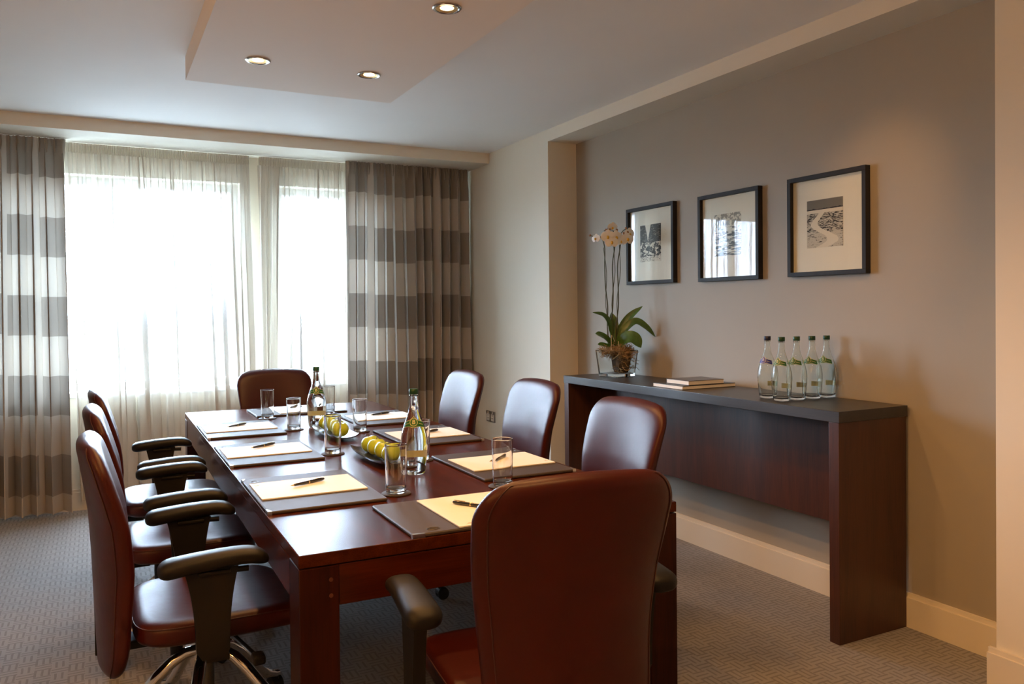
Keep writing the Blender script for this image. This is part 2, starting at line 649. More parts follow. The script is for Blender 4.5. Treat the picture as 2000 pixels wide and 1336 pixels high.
def window(name, p, q, r, s, mull, label):
    e = bpy.data.objects.new(name, None)
    COL.objects.link(e)
    e.location = ((p + q) / 2, YW + .17, r)
    struct(e, label)
    w, h = q - p, s - r
    fw = .055
    fr = MB()
    fr.box(-w / 2, w / 2, -.035, .035, 0, fw, .004)
    fr.box(-w / 2, w / 2, -.035, .035, h - fw, h, .004)
    fr.box(-w / 2, -w / 2 + fw, -.035, .035, fw, h - fw, .004)
    fr.box(w / 2 - fw, w / 2, -.035, .035, fw, h - fw, .004)
    fr.obj('window_frame', 'frame_white', e)
    xs = [-w / 2 + fw] + mull + [w / 2 - fw]
    for mx in mull:
        MB().box(mx - .03, mx + .03, -.03, .03, fw, h - fw, .004).obj('mullion', 'frame_white', e)
    for x0, x1 in zip(xs, xs[1:]):
        MB().box(x0, x1, -.004, .004, fw, h - fw).obj('pane', 'pane_glass', e, 0)
    MB().box(-w / 2, w / 2, -.20, -.03, -.03, 0.004, .004).obj('window_sill', 'frame_white', e)
    return e


window('window_1', *WIN[0], [0.0], 'wide white framed window behind sheer curtain')
window('window_2', *WIN[1], [0.18], 'narrow white framed window behind sheer curtain')


# ------------------------------------------------------------------ curtains
def drape(name, x0, x1, ybase, zb, zt, nfold, seed, label):
    rnd = random.Random(seed)
    ph = [rnd.uniform(0, 2 * pi) for _ in range(8)]
    nx = nfold * 16
    zs = [zb + (zt - zb) * (i / 44) for i in range(45)]
    zs += [zt - .11, zt - .05]
    zs = sorted(set(zs))
    vs, fs, uv = [], [], []
    Wd = x1 - x0
    centers = [(k + .5 + rnd.uniform(-.22, .22)) / nfold for k in range(nfold)]
    amps = [rnd.uniform(.65, 1.2) for _ in range(nfold + 2)]
    for z in zs:
        tdn = (zt - z) / (zt - zb)
        head = max(0, 1 - (zt - z) / .16)
        for i in range(nx + 1):
            s = i / nx
            fphase = 2 * pi * nfold * s + .55 * sin(2 * pi * s * 2.3 + ph[0]) + .5 * sin(2 * pi * s * 4.1 + ph[1] + .8 * tdn)
            a = amps[int(s * nfold)] * (1 - (s * nfold) % 1) + amps[int(s * nfold) + 1] * ((s * nfold) % 1)
            base = sin(fphase)
            base = sgn_pow(base, .75)
            A = (.038 + .026 * tdn) * a * (1 - .65 * head)
            y = A * base + head * .010 * sin(3 * fphase + ph[2]) * a + .008 * sin(5 * tdn + 9 * s + ph[3])
            x = x0 + Wd * s + .014 * a * (1 - head) * sin(2 * fphase) + .018 * tdn * sin(2 * pi * s * 1.7 + ph[4])
            vs.append((x, ybase + y, z))
            uv.append((s * Wd * 1.9, z))
    n1 = nx + 1
    for j in range(len(zs) - 1):
        for i in range(nx):
            fs.append((j * n1 + i, j * n1 + i + 1, (j + 1) * n1 + i + 1, (j + 1) * n1 + i))
    me = bpy.data.meshes.new(name)
    me.from_pydata(vs, [], fs)
    lay = me.uv_layers.new(name='UVMap')
    for lp in me.loops:
        lay.data[lp.index].uv = uv[lp.vertex_index]
    me.shade_smooth()
    me.materials.append(MATS['drape_fabric'])
    e = thing(name, label, 'curtain', ((x0 + x1) / 2, ybase, zb))
    o = link('drape_cloth', me, e, (-(x0 + x1) / 2, -ybase, -zb))
    # pinch pleat heading: buckram band with stitched pleats
    hb = MB()
    k = nfold * 2
    for i in range(k):
        xx = x0 + Wd * (i + .5) / k - (x0 + x1) / 2
        hb.tube([(xx, -.028, zt - zb - .10), (xx + .002, -.034, zt - zb - .05), (xx, -.030, zt - zb - .004)], [.003, .006, .005], 6)
    hb.obj('pleat_heading', 'drape_heading', e, 60)['label'] = 'pinched pleats along the curtain top'
    return e


drape('drape', -1.30, -.165, 6.255, .035, ZS - .0005, 13, 3, 'grey and beige striped drape at the far left of the window wall')
drape('drape', 1.765, 2.815, 6.255, .035, ZS - .0005, 13, 11, 'grey and beige striped drape beside the pale right wall')


def sheer(name, x0, x1, ybase, zb, zt, seed, label, flare=(0, 0)):
    rnd = random.Random(seed)
    Wd = x1 - x0
    nx = int(Wd * 620)
    zh = zt - .065
    zs = [zb + (zh - zb) * (1 - (1 - i / 46) ** 1.6) for i in range(47)]
    comps = []
    for k in range(9):
        comps.append((rnd.uniform(18, 34), rnd.uniform(0, 6.28), rnd.uniform(.4, 1), 'hi'))
    for k in range(7):
        comps.append((rnd.uniform(5, 12), rnd.uniform(0, 6.28), rnd.uniform(.5, 1), 'lo'))
    drift = [(rnd.uniform(.8, 2.5), rnd.uniform(0, 6.28), rnd.uniform(-1, 1)) for _ in range(4)]
    # tight pleats where the cloth doubles back on itself
    pleats = []
    c_ = .02
    while c_ < Wd - .02:
        pleats.append((c_, rnd.uniform(.4, 1.0), rnd.uniform(-1, 1), rnd.uniform(.022, .036), rnd.uniform(.2, 1.3)))
        c_ += rnd.uniform(.045, .13)
    vs, fs = [], []
    for z in zs:
        t = (zh - z) / (zh - zb)
        wh = math.exp(-t * 4.0)
        for i in range(nx + 1):
            s = i / nx * Wd
            y = 0
            dx = 0
            for f, p, a, kd in comps:
                w_ = (wh * .0045 + .0006) if kd == 'hi' else (1 - math.exp(-t * 3)) * .0115
                arg = 2 * pi * f * s + p + (2.0 * t * sin(p * 3) if kd == 'lo' else 0)
                y += a * w_ * sin(arg)
                dx += a * w_ * (.8 if kd == 'lo' else .62) * sin(2 * arg)
            for c_, st_, dr, lam, reach in pleats:
                q = (s - c_) / lam
                if abs(q) < 2:
                    k_ = st_ * math.exp(-q * q * 1.6) * min(1, t * 9 + .25) * max(0, 1 - max(0, t - reach) * 3)
                    dx += -.42 * lam * k_ * sin(2 * pi * q)
                    y += .40 * lam * k_ * cos(2 * pi * q)
                if abs(q) < 8:
                    dx += .012 * dr * t * math.exp(-(q / 3) ** 2)
            for f, p, a in drift:
                dx += .018 * t * a * sin(f * 2 * pi * s / Wd + p)
            fl = flare[0] * t * (1 - s / Wd) + flare[1] * t * (s / Wd)
            vs.append((x0 + s + dx + fl, ybase + y, z))
    n1 = nx + 1
    for j in range(len(zs) - 1):
        for i in range(nx):
            fs.append((j * n1 + i, j * n1 + i + 1, (j + 1) * n1 + i + 1, (j + 1) * n1 + i))
    me = bpy.data.meshes.new(name)
    me.from_pydata(vs, [], fs)
    me.shade_smooth()
    me.materials.append(MATS['sheer_fabric'])
    e = thing(name, label, 'curtain', ((x0 + x1) / 2, ybase, zb))
    off = (-(x0 + x1) / 2, -ybase, -zb)
    link('sheer_cloth', me, e, off)
    # gathered heading tape
    hv, hf = [], []
    nh = int(Wd * 640)
    for z in (zt, zt - .008, zh + .006, zh - .004):
        a = .0045 if zh < z < zt else .0035
        for i in range(nh + 1):
            s = i / nh * Wd
            hv.append((x0 + s, ybase - .004 + a * sin(2 * pi * 105 * s + .9 * sin(23 * s)), z))
    for j in range(3):
        for i in range(nh):
            hf.append((j * (nh + 1) + i, j * (nh + 1) + i + 1, (j + 1) * (nh + 1) + i + 1, (j + 1) * (nh + 1) + i))
    hm = bpy.data.meshes.new('heading_tape')
    hm.from_pydata(hv, [], hf)
    hm.shade_smooth()
    hm.materials.append(MATS['sheer_heading'])
    link('heading_tape', hm, e, off)
    return e


sheer('sheer_curtain', -.17, 1.045, 6.335, .075, ZS - .003, 5, 'wide white sheer curtain over the large left window', (.045, .02))
sheer('sheer_curtain', 1.115, 1.80, 6.335, .075, ZS - .003, 9, 'narrow white sheer curtain over the small window near the striped drape', (-.01, 0))


# ------------------------------------------------------------------ downlights
def downlight(x, y, z, label, energy, cone=150, tilt=None):
    e = thing('downlight', label, 'downlight', (x, y, z), 0, 'recessed ceiling downlights')
    r = MB()
    r.lathe([(.056, 0), (.056, -.004), (.052, -.007), (.043, -.006), (.038, -.001), (.038, 0)], 40, cap0=False, cap1=False)
    r.obj('trim_ring', 'lamp_ring', e)
    MB().lathe([(.042, -.0052), (.034, -.0034), (.0265, -.0026), (.026, -.0005)], 40, cap0=False, cap1=False).obj('reflector', 'lamp_reflector', e, 60)
    b = MB().lathe([(.0265, -.0008), (.024, -.0030), (.0004, -.0034)], 32, cap0=True, cap1=True)
    b.obj('lamp', 'lamp_glow', e)
    l = bpy.data.lights.new('downlight_beam', 'SPOT')
    l.energy = energy
    l.color = WARM
    l.spot_size = radians(cone)
    l.spot_blend = .65 if not tilt else 1.0
    l.shadow_soft_size = .03
    lo = bpy.data.objects.new('downlight_beam', l)
    COL.objects.link(lo)
    lo.parent = e
    lo.location = (0, 0, -.03)
    if tilt:
        lo.rotation_euler = tilt
    return e


E0 = 24
for (x, y, lab, en) in [
    (.675, 3.81, 'lit downlight at the far left corner of the dropped ceiling panel', E0),
    (1.200, 3.815, 'lit downlight at the far right corner of the dropped ceiling panel', E0),
    (1.205, 2.846, 'lit downlight at the top edge of the photo, nearest on the panel', E0),
    (.675, 2.846, 'lit downlight on the panel just above the photo frame, left row', E0),
    (1.205, 1.88, 'lit downlight on the panel behind the top edge, right row', E0),
    (.675, 1.88, 'lit downlight on the panel behind the top edge, left row', E0),
    (1.205, .91, 'lit downlight on the panel above the camera, right row', E0),
    (.675, .91, 'lit downlight on the panel above the camera, left row', E0),
]:
    downlight(x, y, ZP, lab, en)
# gimbal downlight washing the recess wall
downlight(2.0, 2.1, ZC, 'lit gimbal downlight in the ceiling in front of the recess', 22, 40, (radians(14), radians(-52), 0))


def fill_sconce(y, label, energy):  # out-of-view lamp, added to give the room more warm light
    """added fill lamp: half-round fabric shade on a metal wall plate, left wall"""
    e = thing('added_wall_lamp', label, 'wall lamp', (XL + .0005, y, 1.88), 0, 'added wall lamps')
    MB().box(0, .014, -.045, .045, -.09, .09, .004).obj('wall_plate', 'steel', e)
    MB().tube([(.012, 0, 0), (.09, 0, 0), (.10, 0, .03)], .008, 10).obj('lamp_arm', 'steel', e)
    n = 24
    sh = MB()
    for r0, r1 in ((.115, .088), (.112, .085)):
        sh.rings([[(.10 + (r0 * cos(2 * pi * j / n)) * .82, r0 * sin(2 * pi * j / n), -.02) for j in range(n)], [(.10 + (r1 * cos(2 * pi * j / n)) * .82, r1 * sin(2 * pi * j / n), .17) for j in range(n)]], False, False)
    sh.obj('lamp_shade', 'shade_fabric', e)
    MB().lathe([(.012, .03), (.024, .05), (.030, .075), (.024, .10), (.004, .11)], 20, .10, 0).obj('bulb', 'lamp_glow', e)
    l = bpy.data.lights.new('added_lamp_light', 'POINT')
    l.energy = energy
    l.color = WARM
    l.shadow_soft_size = .04
    o = bpy.data.objects.new('added_lamp_light', l)
    COL.objects.link(o)
    o.parent = e
    o.location = (.10, 0, .16)
    return e


fill_sconce(1.15, 'added shaded fill lamp on the left wall beside the camera', 45)
fill_sconce(-.35, 'added shaded fill lamp on the left wall behind the camera', 80)

# ------------------------------------------------------------------ conference table
TA = radians(-.58)
TO = Vector((.453, 2.086, 0))
TZ = .75
TW, TL = 1.212, 3.345


def tw(x, y, z=TZ):
    return (TO.x + cos(TA) * x - sin(TA) * y, TO.y + sin(TA) * x + cos(TA) * y, z)


tb = thing('conference_table', 'long dark mahogany conference table with square legs', 'table', tw(0, 0, 0), TA)
MB().box(0, TW, 0, TL, TZ - .034, TZ, .0025).obj('tabletop', 'table_wood', tb)
g = .003
ap = [('x', .105, TW - .105, g, .028), ('x', .105, TW - .105, TL - .028, TL - g), ('y', g, .028, .125, TL - .125), ('y', TW - .028, TW - g, .125, TL - .125)]
for ax, p, q, r, s in ap:
    MB().box(p, q, r, s, TZ - .145, TZ - .037, .002).obj('apron', 'table_wood_x' if ax == 'x' else 'table_wood', tb)
MB().box(.012, TW - .012, .012, TL - .012, TZ - .037, TZ - .034).obj('shadow_gap', 'black_rubber', tb)
for lx in (0, TW - .105):
    for ly in (0, TL - .125):
        lg = MB().box(lx, lx + .105, ly, ly + .125, 0, TZ - .037, .003).obj('leg', 'table_wood_z', tb)
        for k in (0, 1):
            d = MB()
            fx = lx + (.083 if lx == 0 else .022)
            fy = ly if ly == 0 else ly + .125
            d.rings([[(fx + .0055 * cos(t * pi / 8), fy + (-.0015 if ly == 0 else .0015) * w_, TZ - .073 - .042 * k + .0055 * sin(t * pi / 8)) for t in range(16)] for w_ in (-1, 1)])
            d.obj('dowel', 'dowel_wood', lg)


# ------------------------------------------------------------------ chairs
def superring(cx, cy, ax, ay, z, n=40, e=3.2, fx=None):
    out = []
    for j in range(n):
        t = 2 * pi * j / n
        x = cx + ax * sgn_pow(cos(t), 2 / e)
        y = cy + ay * sgn_pow(sin(t), 2 / e)
        out.append((x, y, z))
    return out


def back_mesh():
    zb, zt = .30, 1.012
    W_ = [(.30, .205), (.40, .212), (.55, .218), (.65, .226), (.75, .238), (.85, .248), (.93, .253), (1.02, .252)]
    XR = [(.30, -.311), (.41, -.317), (.65, -.324), (.775, -.331), (.886, -.346), (.96, -.357), (1.02, -.368)]
    TK = [(.30, .062), (.40, .080), (.55, .088), (.70, .088), (.85, .080), (.95, .072), (1.02, .066)]
    WR = [(.30, .036), (.45, .050), (.62, .064), (.75, .054), (.88, .036), (1.0, .022)]
    rc, rt = .082, .036
    n = 56
    rings = []
    H = zt - zb
    N = 54
    seam = []
    for i in range(N + 1):
        q = i / N
        v = .5 - .5 * cos(pi * q)         # denser at both ends
        z = zb + H * (v * .6 + q * .4)
        dt, db = zt - z, z - zb
        d = min(dt, db)
        w_ = interp(W_, z)
        if d < rc:
            w_ = w_ - rc + sqrt(max(0, rc * rc - (rc - d) ** 2))
        tk = interp(TK, z)
        ts = 1.0
        if d < rt:
            ts = sqrt(max(.0, 1 - ((rt - d) / rt) ** 2))
        ts = max(ts, .12)
        xr = interp(XR, z)
        wr = interp(WR, z)
        cxx = xr + tk / 2
        ring = []
        for j in range(n):
            t = 2 * pi * j / n
            yy = w_ * sgn_pow(cos(t), 2 / 3.0)
            xx = tk / 2 * ts * sgn_pow(sin(t), 2 / 2.6)
            k = yy / .25
            ring.append((cxx + xx + wr * k * k, yy, z - (.020 * k * k if z > .7 else -.015 * k * k) * min(1, abs(z - .7) / .25)))
        rings.append(ring)
        if d > .004:
            # rear seam follows the rear shoulder of the shell
            j1, j2 = int(n * .575), int(n * .925)
            seam.append((ring[j1], ring[j2]))
    b = MB().rings(rings)
    me = b.mesh('backrest', 'leather', 60)
    sm = MB()
    L = [Vector(a) for a, _ in seam]
    R_ = [Vector(b_) for _, b_ in seam]
    path = L + list(reversed(R_))
    sm.tube([p + Vector((-.0012, 0, 0)) for p in path] + [L[0] + Vector((-.0012, 0, 0))], .0016, 6, False)
    return me, sm.mesh('seam', 'leather_seam')


def seat_mesh():
    rings = []
    n = 48
    prof = [(.0, .60), (.006, .90), (.016, .975), (.030, 1.0), (.050, 1.0), (.062, .985), (.070, .955), (.0755, .91), (.0765, .80), (.074, .5), (.0725, .2)]
    for h, k in prof:
        ring = []
        for (x, y, z) in superring(.03, 0, .248 * (1 if k < .5 else (1 - (1 - k) * .8)) if k > .55 else .248 * k, .252 * (1 - (1 - k) * .8) if k > .55 else .252 * k, .396 + h, n, 5.0):
            fr = max(0, (x - .16) / .12)
            ring.append((x, y, z - .022 * fr * fr))
        rings.append(ring)
    sm = superring(.03, 0, .2475, .2515, .4615, n, 5.0)
    sm = [(x, y, z - .022 * max(0, (x - .16) / .12) ** 2) for x, y, z in sm]
    seam = MB().tube(sm + [sm[0]], .0018, 6, False)
    return MB().rings(rings).mesh('seat', 'leather', 60), seam.mesh('seam', 'leather_seam')


def arm_meshes(sy):
    # padded armrest
    rings = []
    N = 22
    x0, x1 = -.158, .142
    for i in range(N + 1):
        q = i / N
        x = x0 + (x1 - x0) * (.5 - .5 * cos(pi * q))
        u = (x - x0) / (x1 - x0)
        e = min(1, (u * (x1 - x0)) / .036, ((1 - u) * (x1 - x0)) / .040)
        rr = sqrt(max(.0, 1 - (1 - e) ** 2))
        rr = max(rr, .10)
        hw = (.043 + .003 * cos(pi * u)) * (.35 + .65 * rr)
        hh = (.027 - .004 * u) * (.25 + .75 * rr)
        zc = .655 + .016 * sin(pi * min(1, u * .95) * .72) - .016 * max(0, (u - .75) / .25) ** 2
        ring = []
        for j in range(24):
            t = 2 * pi * j / 24
            yy = hw * sgn_pow(cos(t), 2 / 2.8)
            zz = hh * sgn_pow(sin(t), 2 / 2.4)
            ring.append((x, sy * .322 + yy, zc + zz))
        rings.append(ring)
    pad = MB().rings(rings).mesh('armrest', 'black_plastic', 60)
    # T blade
    lp = []
    for k in range(9):
        q = k / 8
        z = .645 - q * .235
        half0 = .078 - .030 * (1 - (1 - q) ** 2.2)
        lp.append((z, half0))
    left = [(-.012 - h * 1.0, z) for z, h in lp]
    right = [(-.012 + h * .88, z) for z, h in lp]
    poly = right + [(.022, .386), (-.045, .386)] + list(reversed(left))
    yb = sy * .318
    sup = MB().prism(poly, yb - .016, yb + .016)
    y_in, y_out = sy * .12, sy * .330
    sup.box(-.035, .030, min(y_in, y_out), max(y_in, y_out), .374, .392, .003)
    sup.box(-.055, .035, yb - .024, yb + .024, .628, .640, .004)
    blade = sup.mesh('arm_support', 'black_plastic', 20)
    kn = MB().tube([(.040, yb - .004, .632), (.086, yb - .004, .630)], .009, 14).mesh('release_button', 'black_plastic')
    return pad, blade, kn


def leg_mesh(a):
    prof = [(.020, .292), (.060, .288), (.100, .268), (.145, .228), (.190, .178), (.235, .128), (.275, .094), (.315, .078), (.330, .075)]
    pts = [(r * cos(a), r * sin(a), z) for r, z in prof]
    return MB().tube(pts, [.017, .018, .019, .0195, .0195, .019, .017, .015, .013], 14).mesh('leg', 'chrome', 60)


def caster_meshes():
    w = MB()
    for s in (-1, 1):
        w.rings([[(-.014 + rr * cos(t * pi / 10), s * (.008 + yy), .028 + rr * sin(t * pi / 10)) for t in range(20)] for rr, yy in ((.020, 0), (.027, .001), (.028, .006), (.028, .012), (.024, .016), (.010, .017))])
    wh = w.mesh('wheel', 'black_rubber')
    h = MB()
    h.rings([[(-.012 + (.026 * sc) * cos(t), y, .030 + .032 * sc * sin(t)) for t in [pi * k / 10 for k in range(11)]] for y, sc in ((-.024, .86), (-.020, 1), (.020, 1), (.024, .86))], closed=True)
    h.tube([(0, 0, .055), (0, 0, .082)], .008, 10)
    return wh, h.mesh('caster', 'black_plastic')


CH = {}


def build_chair_meshes():
    CH['back'], CH['bseam'] = back_mesh()
    CH['seat'], CH['sseam'] = seat_mesh()
    for s in (-1, 1):
        CH['arm', s] = arm_meshes(s)
    for k in range(5):
        CH['leg', k] = leg_mesh(2 * pi * k / 5)
    CH['wheel'], CH['caster'] = caster_meshes()
    CH['col'] = MB().lathe([(.026, .10), (.026, .255), (.024, .262), (.0145, .263), (.0145, .37)], 24).mesh('gas_column', 'dark_steel')
    CH['hub'] = MB().lathe([(.030, .255), (.036, .262), (.036, .300), (.028, .308)], 24).mesh('hub', 'chrome')
    CH['pan'] = MB().box(-.13, .11, -.12, .12, .368, .398, .008).box(-.235, -.12, -.045, .045, .345, .372, .006).mesh('seat_mechanism', 'black_plastic')
    CH['bar'] = MB().box(-.305, -.222, -.04, .04, .345, .375, .004).box(-.318, -.300, -.04, .04, .345, .50, .003).mesh('back_bracket', 'black_plastic')
    CH['knob'] = MB().lathe([(.012, .372), (.012, .345), (.0185, .342), (.0195, .30), (.0185, .268), (.015, .266)], 20).mesh('tension_knob', 'black_plastic')
    CH['lever'] = MB().tube([(.06, -.10, .372), (.10, -.22, .352), (.115, -.27, .345)], .005, 8).box(.098, .135, -.315, -.262, .330, .358, .008).mesh('lift_lever', 'black_plastic')


build_chair_meshes()


def chair(x, y, rz, label, base_rot=0.0, cast=0.0, dz=0.0, arm=0.0):
    e = thing('office_chair', label, 'chair', (x, y, 0), rz, 'brown leather boardroom chairs')
    b = link('backrest', CH['back'], e, (0, 0, dz))
    link('seam', CH['bseam'], b)
    s = link('seat', CH['seat'], e, (0, 0, dz))
    link('seam', CH['sseam'], s)
    for k in (-1, 1):
        pad, blade, kn = CH['arm', k]
        a = link('arm_support', blade, e, (0, 0, arm))
        link('armrest', pad, e, (0, 0, arm))
        link('release_button', kn, a)
    link('seat_mechanism', CH['pan'], e, (0, 0, dz))
    link('back_bracket', CH['bar'], e, (0, 0, dz))
    link('gas_column', CH['col'], e)
    link('tension_knob', CH['knob'], e, (-.085, .03, dz))
    link('lift_lever', CH['lever'], e, (0, 0, dz))
    link('hub', CH['hub'], e)
    for k in range(5):
        link('leg', CH['leg', k], e, rot=(0, 0, base_rot))
        a = 2 * pi * k / 5 + base_rot
        c = link('caster', CH['caster'], e, (.325 * cos(a), .325 * sin(a), 0), (0, 0, cast + k * 1.3))
        link('wheel', CH['wheel'], c)
    return e


chair(.300, 2.770, 0, 'brown leather chair on the left of the table, nearest the camera', 1.9)
chair(.305, 3.640, 0, 'brown leather chair on the left of the table, middle one', 1.25)
chair(.318, 4.450, 0, 'brown leather chair on the left of the table, nearest the window', .9)
chair(1.620, 2.700, pi, 'brown leather chair on the right, in front of the console table', 1.0, arm=-.105)
chair(1.735, 3.690, pi, 'brown leather chair on the right side of the table, middle one', .4, arm=-.105)
chair(1.680, 4.470, pi, 'brown leather chair on the right, beside the wall outlet', .7, arm=-.105)
chair(1.006, 1.862, radians(84), 'brown leather chair seen from behind at the near end', .55)
chair(1.095, 5.430, radians(-90), 'brown leather chair at the far end before the window', .3, dz=-.03, arm=-.105)


# ------------------------------------------------------------------ table settings
def rrect(x0, x1, y0, y1, r, n=5):
    out = []
    for cx, cy, a0 in ((x1 - r, y1 - r, 0), (x0 + r, y1 - r, 90), (x0 + r, y0 + r, 180), (x1 - r, y0 + r, 270)):
        for k in range(n + 1):
            a = radians(a0 + 90 * k / n)
            out.append((cx + r * cos(a), cy + r * sin(a)))
    return out


def slab(x0, x1, y0, y1, z0, z1, r, e=.0015):
    b = MB()
    p = rrect(x0, x1, y0, y1, r)
    q = rrect(x0 + e, x1 - e, y0 + e, y1 - e, max(r - e, .0005))
    b.rings([[(x, y, z0) for x, y in q], [(x, y, z0 + e) for x, y in p], [(x, y, z1 - e) for x, y in p], [(x, y, z1) for x, y in q]])
    return b


FW, FD = .545, .385      # folder: wide x deep; local frame: sitter at -y, x to the right


def folder_meshes():
    d = {}
    t = .011
    d['cover'] = slab(-FW / 2, FW / 2, 0, FD, 0, t, .006, .003).mesh('leather_cover', 'folder_leather')
    c = MB()
    for s in (-1, 1):
        x = s * FW / 2
        b = MB()
        xa, xb = (x - s * .046, x + s * .0012)
        tri = [(x + s * .0010, -.0010), (x + s * .0010, .013), (x - s * .006, .012), (x - s * .034, .0035), (x - s * .036, -.0010)]
        b.rings([[(px_, py_, -.0003) for px_, py_ in tri], [(px_, py_, t - .001) for px_, py_ in tri], [(px_ - s * .0008, py_ + .0008, t + .0007) for px_, py_ in tri]])
        d['corner', s] = b.mesh('metal_corner', 'steel')
    e = MB()
    for rr in (.020, .0165):
        for w_ in (1,):
            ring = [(.0 + rr * 1.0 * cos(2 * pi * k / 40), rr * .62 * sin(2 * pi * k / 40), t + .0003) for k in range(41)]
            e.tube(ring, .0007, 4, False)
    e.tube([(-.010, 0, t + .0003), (.010, 0, t + .0003)], .0007, 4)
    e.tube([(-.007, .004, t + .0003), (.007, .004, t + .0003)], .0007, 4)
    d['logo'] = e.mesh('embossed_logo', 'folder_emboss')
    d['pad'] = slab(-.1325, .1325, 0, .355, 0, .0045, .001, .0006).mesh('paper_block', 'paper')
    pl = MB()
    pl.box(-.018, .018, .006, .0075, .0045, .0047)
    pl.box(-.012, .012, .010, .0118, .0045, .0047)
    pl.box(-.006, .006, .014, .020, .0045, .0047)
    d['print'] = pl.mesh('printed_heading', 'paper_print')
    # pen lying along +x, origin at its middle
    L = .150
    p = MB()
    prof = [(-L / 2, .0012), (-L / 2 + .008, .0030), (-L / 2 + .012, .0042)]
    rings = lambda pr: [[(x, r * cos(2 * pi * j / 16), r * sin(2 * pi * j / 16)) for j in range(16)] for x, r in pr]
    d['barrel'] = MB().rings(rings([(-.062, .0033), (-.055, .0045), (-.03, .0054), (0, .0058)])).mesh('pen_barrel', 'pen_black')
    d['cap'] = MB().rings(rings([(.003, .0062), (.03, .0062), (.058, .0056), (.068, .0042), (.071, .002)])).mesh('pen_cap', 'pen_black')
    d['tip'] = MB().rings(rings([(-.076, .0006), (-.072, .0014), (-.066, .0026), (-.061, .0034)])).mesh('pen_tip', 'pen_gold')
    d['band'] = MB().rings(rings([(-.001, .0058), (-.001, .0064), (.004, .0064), (.004, .0058)])).mesh('pen_band', 'pen_gold')
    d['clip'] = MB().box(.024, .066, -.0015, .0015, .0060, .0078, .0006).mesh('pen_clip', 'pen_gold')
    return d


FM = folder_meshes()


def setting(key, cx, cy, rot, pad_off, pen, where, flip=False):
    """(cx,cy): middle of the folder's front edge in table coordinates; rot: sitter direction"""
    z = TZ + .0006
    e = thing('desk_folder', 'dark brown leather desk folder ' + where, 'folder', tw(cx, cy, z), TA + rot, 'leather desk folders')
    link('leather_cover', FM['cover'], e)
    for s in (-1, 1):
        link('metal_corner', FM['corner', s], e)
    link('embossed_logo', FM['logo'], e, ((.20 if flip else -.20), .035, 0))
    px = cx + cos(rot) * pad_off[0] - sin(rot) * pad_off[1]
    py = cy + sin(rot) * pad_off[0] + cos(rot) * pad_off[1]
    n = thing('notepad', 'cream paper notepad on the folder ' + where, 'notepad', tw(px, py, z + .0116), TA + rot, 'cream notepads')
    link('paper_block', FM['pad'], n)
    link('printed_heading', FM['print'], n, (-.09, .006, 0))
    (ax, ay), (bx, by) = pen
    a = math.atan2(by - ay, bx - ax)
    pz = z + .0116 + .0046 + .0063
    q = thing('pen', 'black and gold ballpoint pen on the notepad ' + where, 'pen', tw((ax + bx) / 2, (ay + by) / 2, pz), TA + a, 'black pens')
    bp = link('pen_barrel', FM['barrel'], q)
    link('pen_tip', FM['tip'], bp)
    link('pen_band', FM['band'], bp)
    cp = link('pen_cap', FM['cap'], q)
    link('pen_clip', FM['clip'], cp)


LR, RR = radians(-90), radians(90)    # sitter at left (faces +x) / right
# left side: front edge at x=.004; local x runs to -y
setting('L1', .004, .735, LR, (-.022, .010), ((.128, .752), (.272, .820)), 'at the near left seat')
setting('L2', .004, 1.580, LR, (-.020, .010), ((.129, 1.632), (.262, 1.722)), 'at the middle left seat')
setting('L3', .004, 2.380, LR, (-.020, .010), ((.122, 2.375), (.250, 2.480)), 'at the far left seat by the window')
setting('R1', 1.174, .838, RR, (.0, .010), ((.925, .815), (1.050, .900)), 'at the near right seat', True)
setting('R2', 1.174, 1.680, RR, (.0, .010), ((.930, 1.655), (1.060, 1.715)), 'at the middle right seat', True)
setting('R3', 1.174, 2.430, RR, (.0, .010), ((.932, 2.455), (1.066, 2.515)), 'at the far right seat', True)
setting('N', .584, .004, 0, (.0, .002), ((.628, .115), (.520, .285)), 'at the near end of the table')
setting('F', .628, 3.225, pi, (.0, .008), ((.560, 3.020), (.680, 3.110)), 'at the window end of the table', True)


def tumbler_meshes():
    h = .166
    pr = [(.0, .0), (.030, .0), (.0335, .002), (.0345, .006), (.0347, .010), (.0349, .020), (.0364, h / 2), (.0378, h - .008), (.0379, h - .003), (.0378, h - .001), (.0372, h), (.0364, h - .001), (.0362, h - .003), (.0360, h - .008), (.0343, h / 2), (.0330, .034), (.0328, .025), (.0318, .019), (.030, .0165), (.025, .0148), (.015, .0142), (.0, .0140)]
    b = MB()
    n = 48
    b.lathe([(max(r, .0004), z) for r, z in pr], n, cap0=True, cap1=True)
    g_ = b.mesh('tumbler', 'clear_glass', 50)
    co = MB().lathe([(.049, 0), (.0505, .0012), (.0505, .0034), (.049, .0046), (.03, .0046)], 40).mesh('coaster', 'coaster_felt')
    return g_, co


GM, COM = tumbler_meshes()
for x, y, wh in [
    (.447, .551, 'by the near left folder'), (.816, .474, 'by the near right folder'), (.449, 1.422, 'by the middle left folder'),
    (.737, 1.088, 'just right of the near water bottle'), (.737, 2.000, 'between the apple plates and the far right folder'), (.449, 2.245, 'by the far left folder'),
    (.405, 2.775, 'at the left corner of the window end folder'), (.772, 2.795, 'behind the far water bottle')]:
    c = link('coaster', COM, None, tw(x, y, TZ + .0004))
    tag(c, 'round brown coaster under the glass ' + wh, 'coaster', 'round coasters')
    o = link('tumbler', GM, None, tw(x, y, TZ + .0056))
    tag(o, 'empty straight tumbler glass on a coaster ' + wh, 'glass', 'straight tumblers')


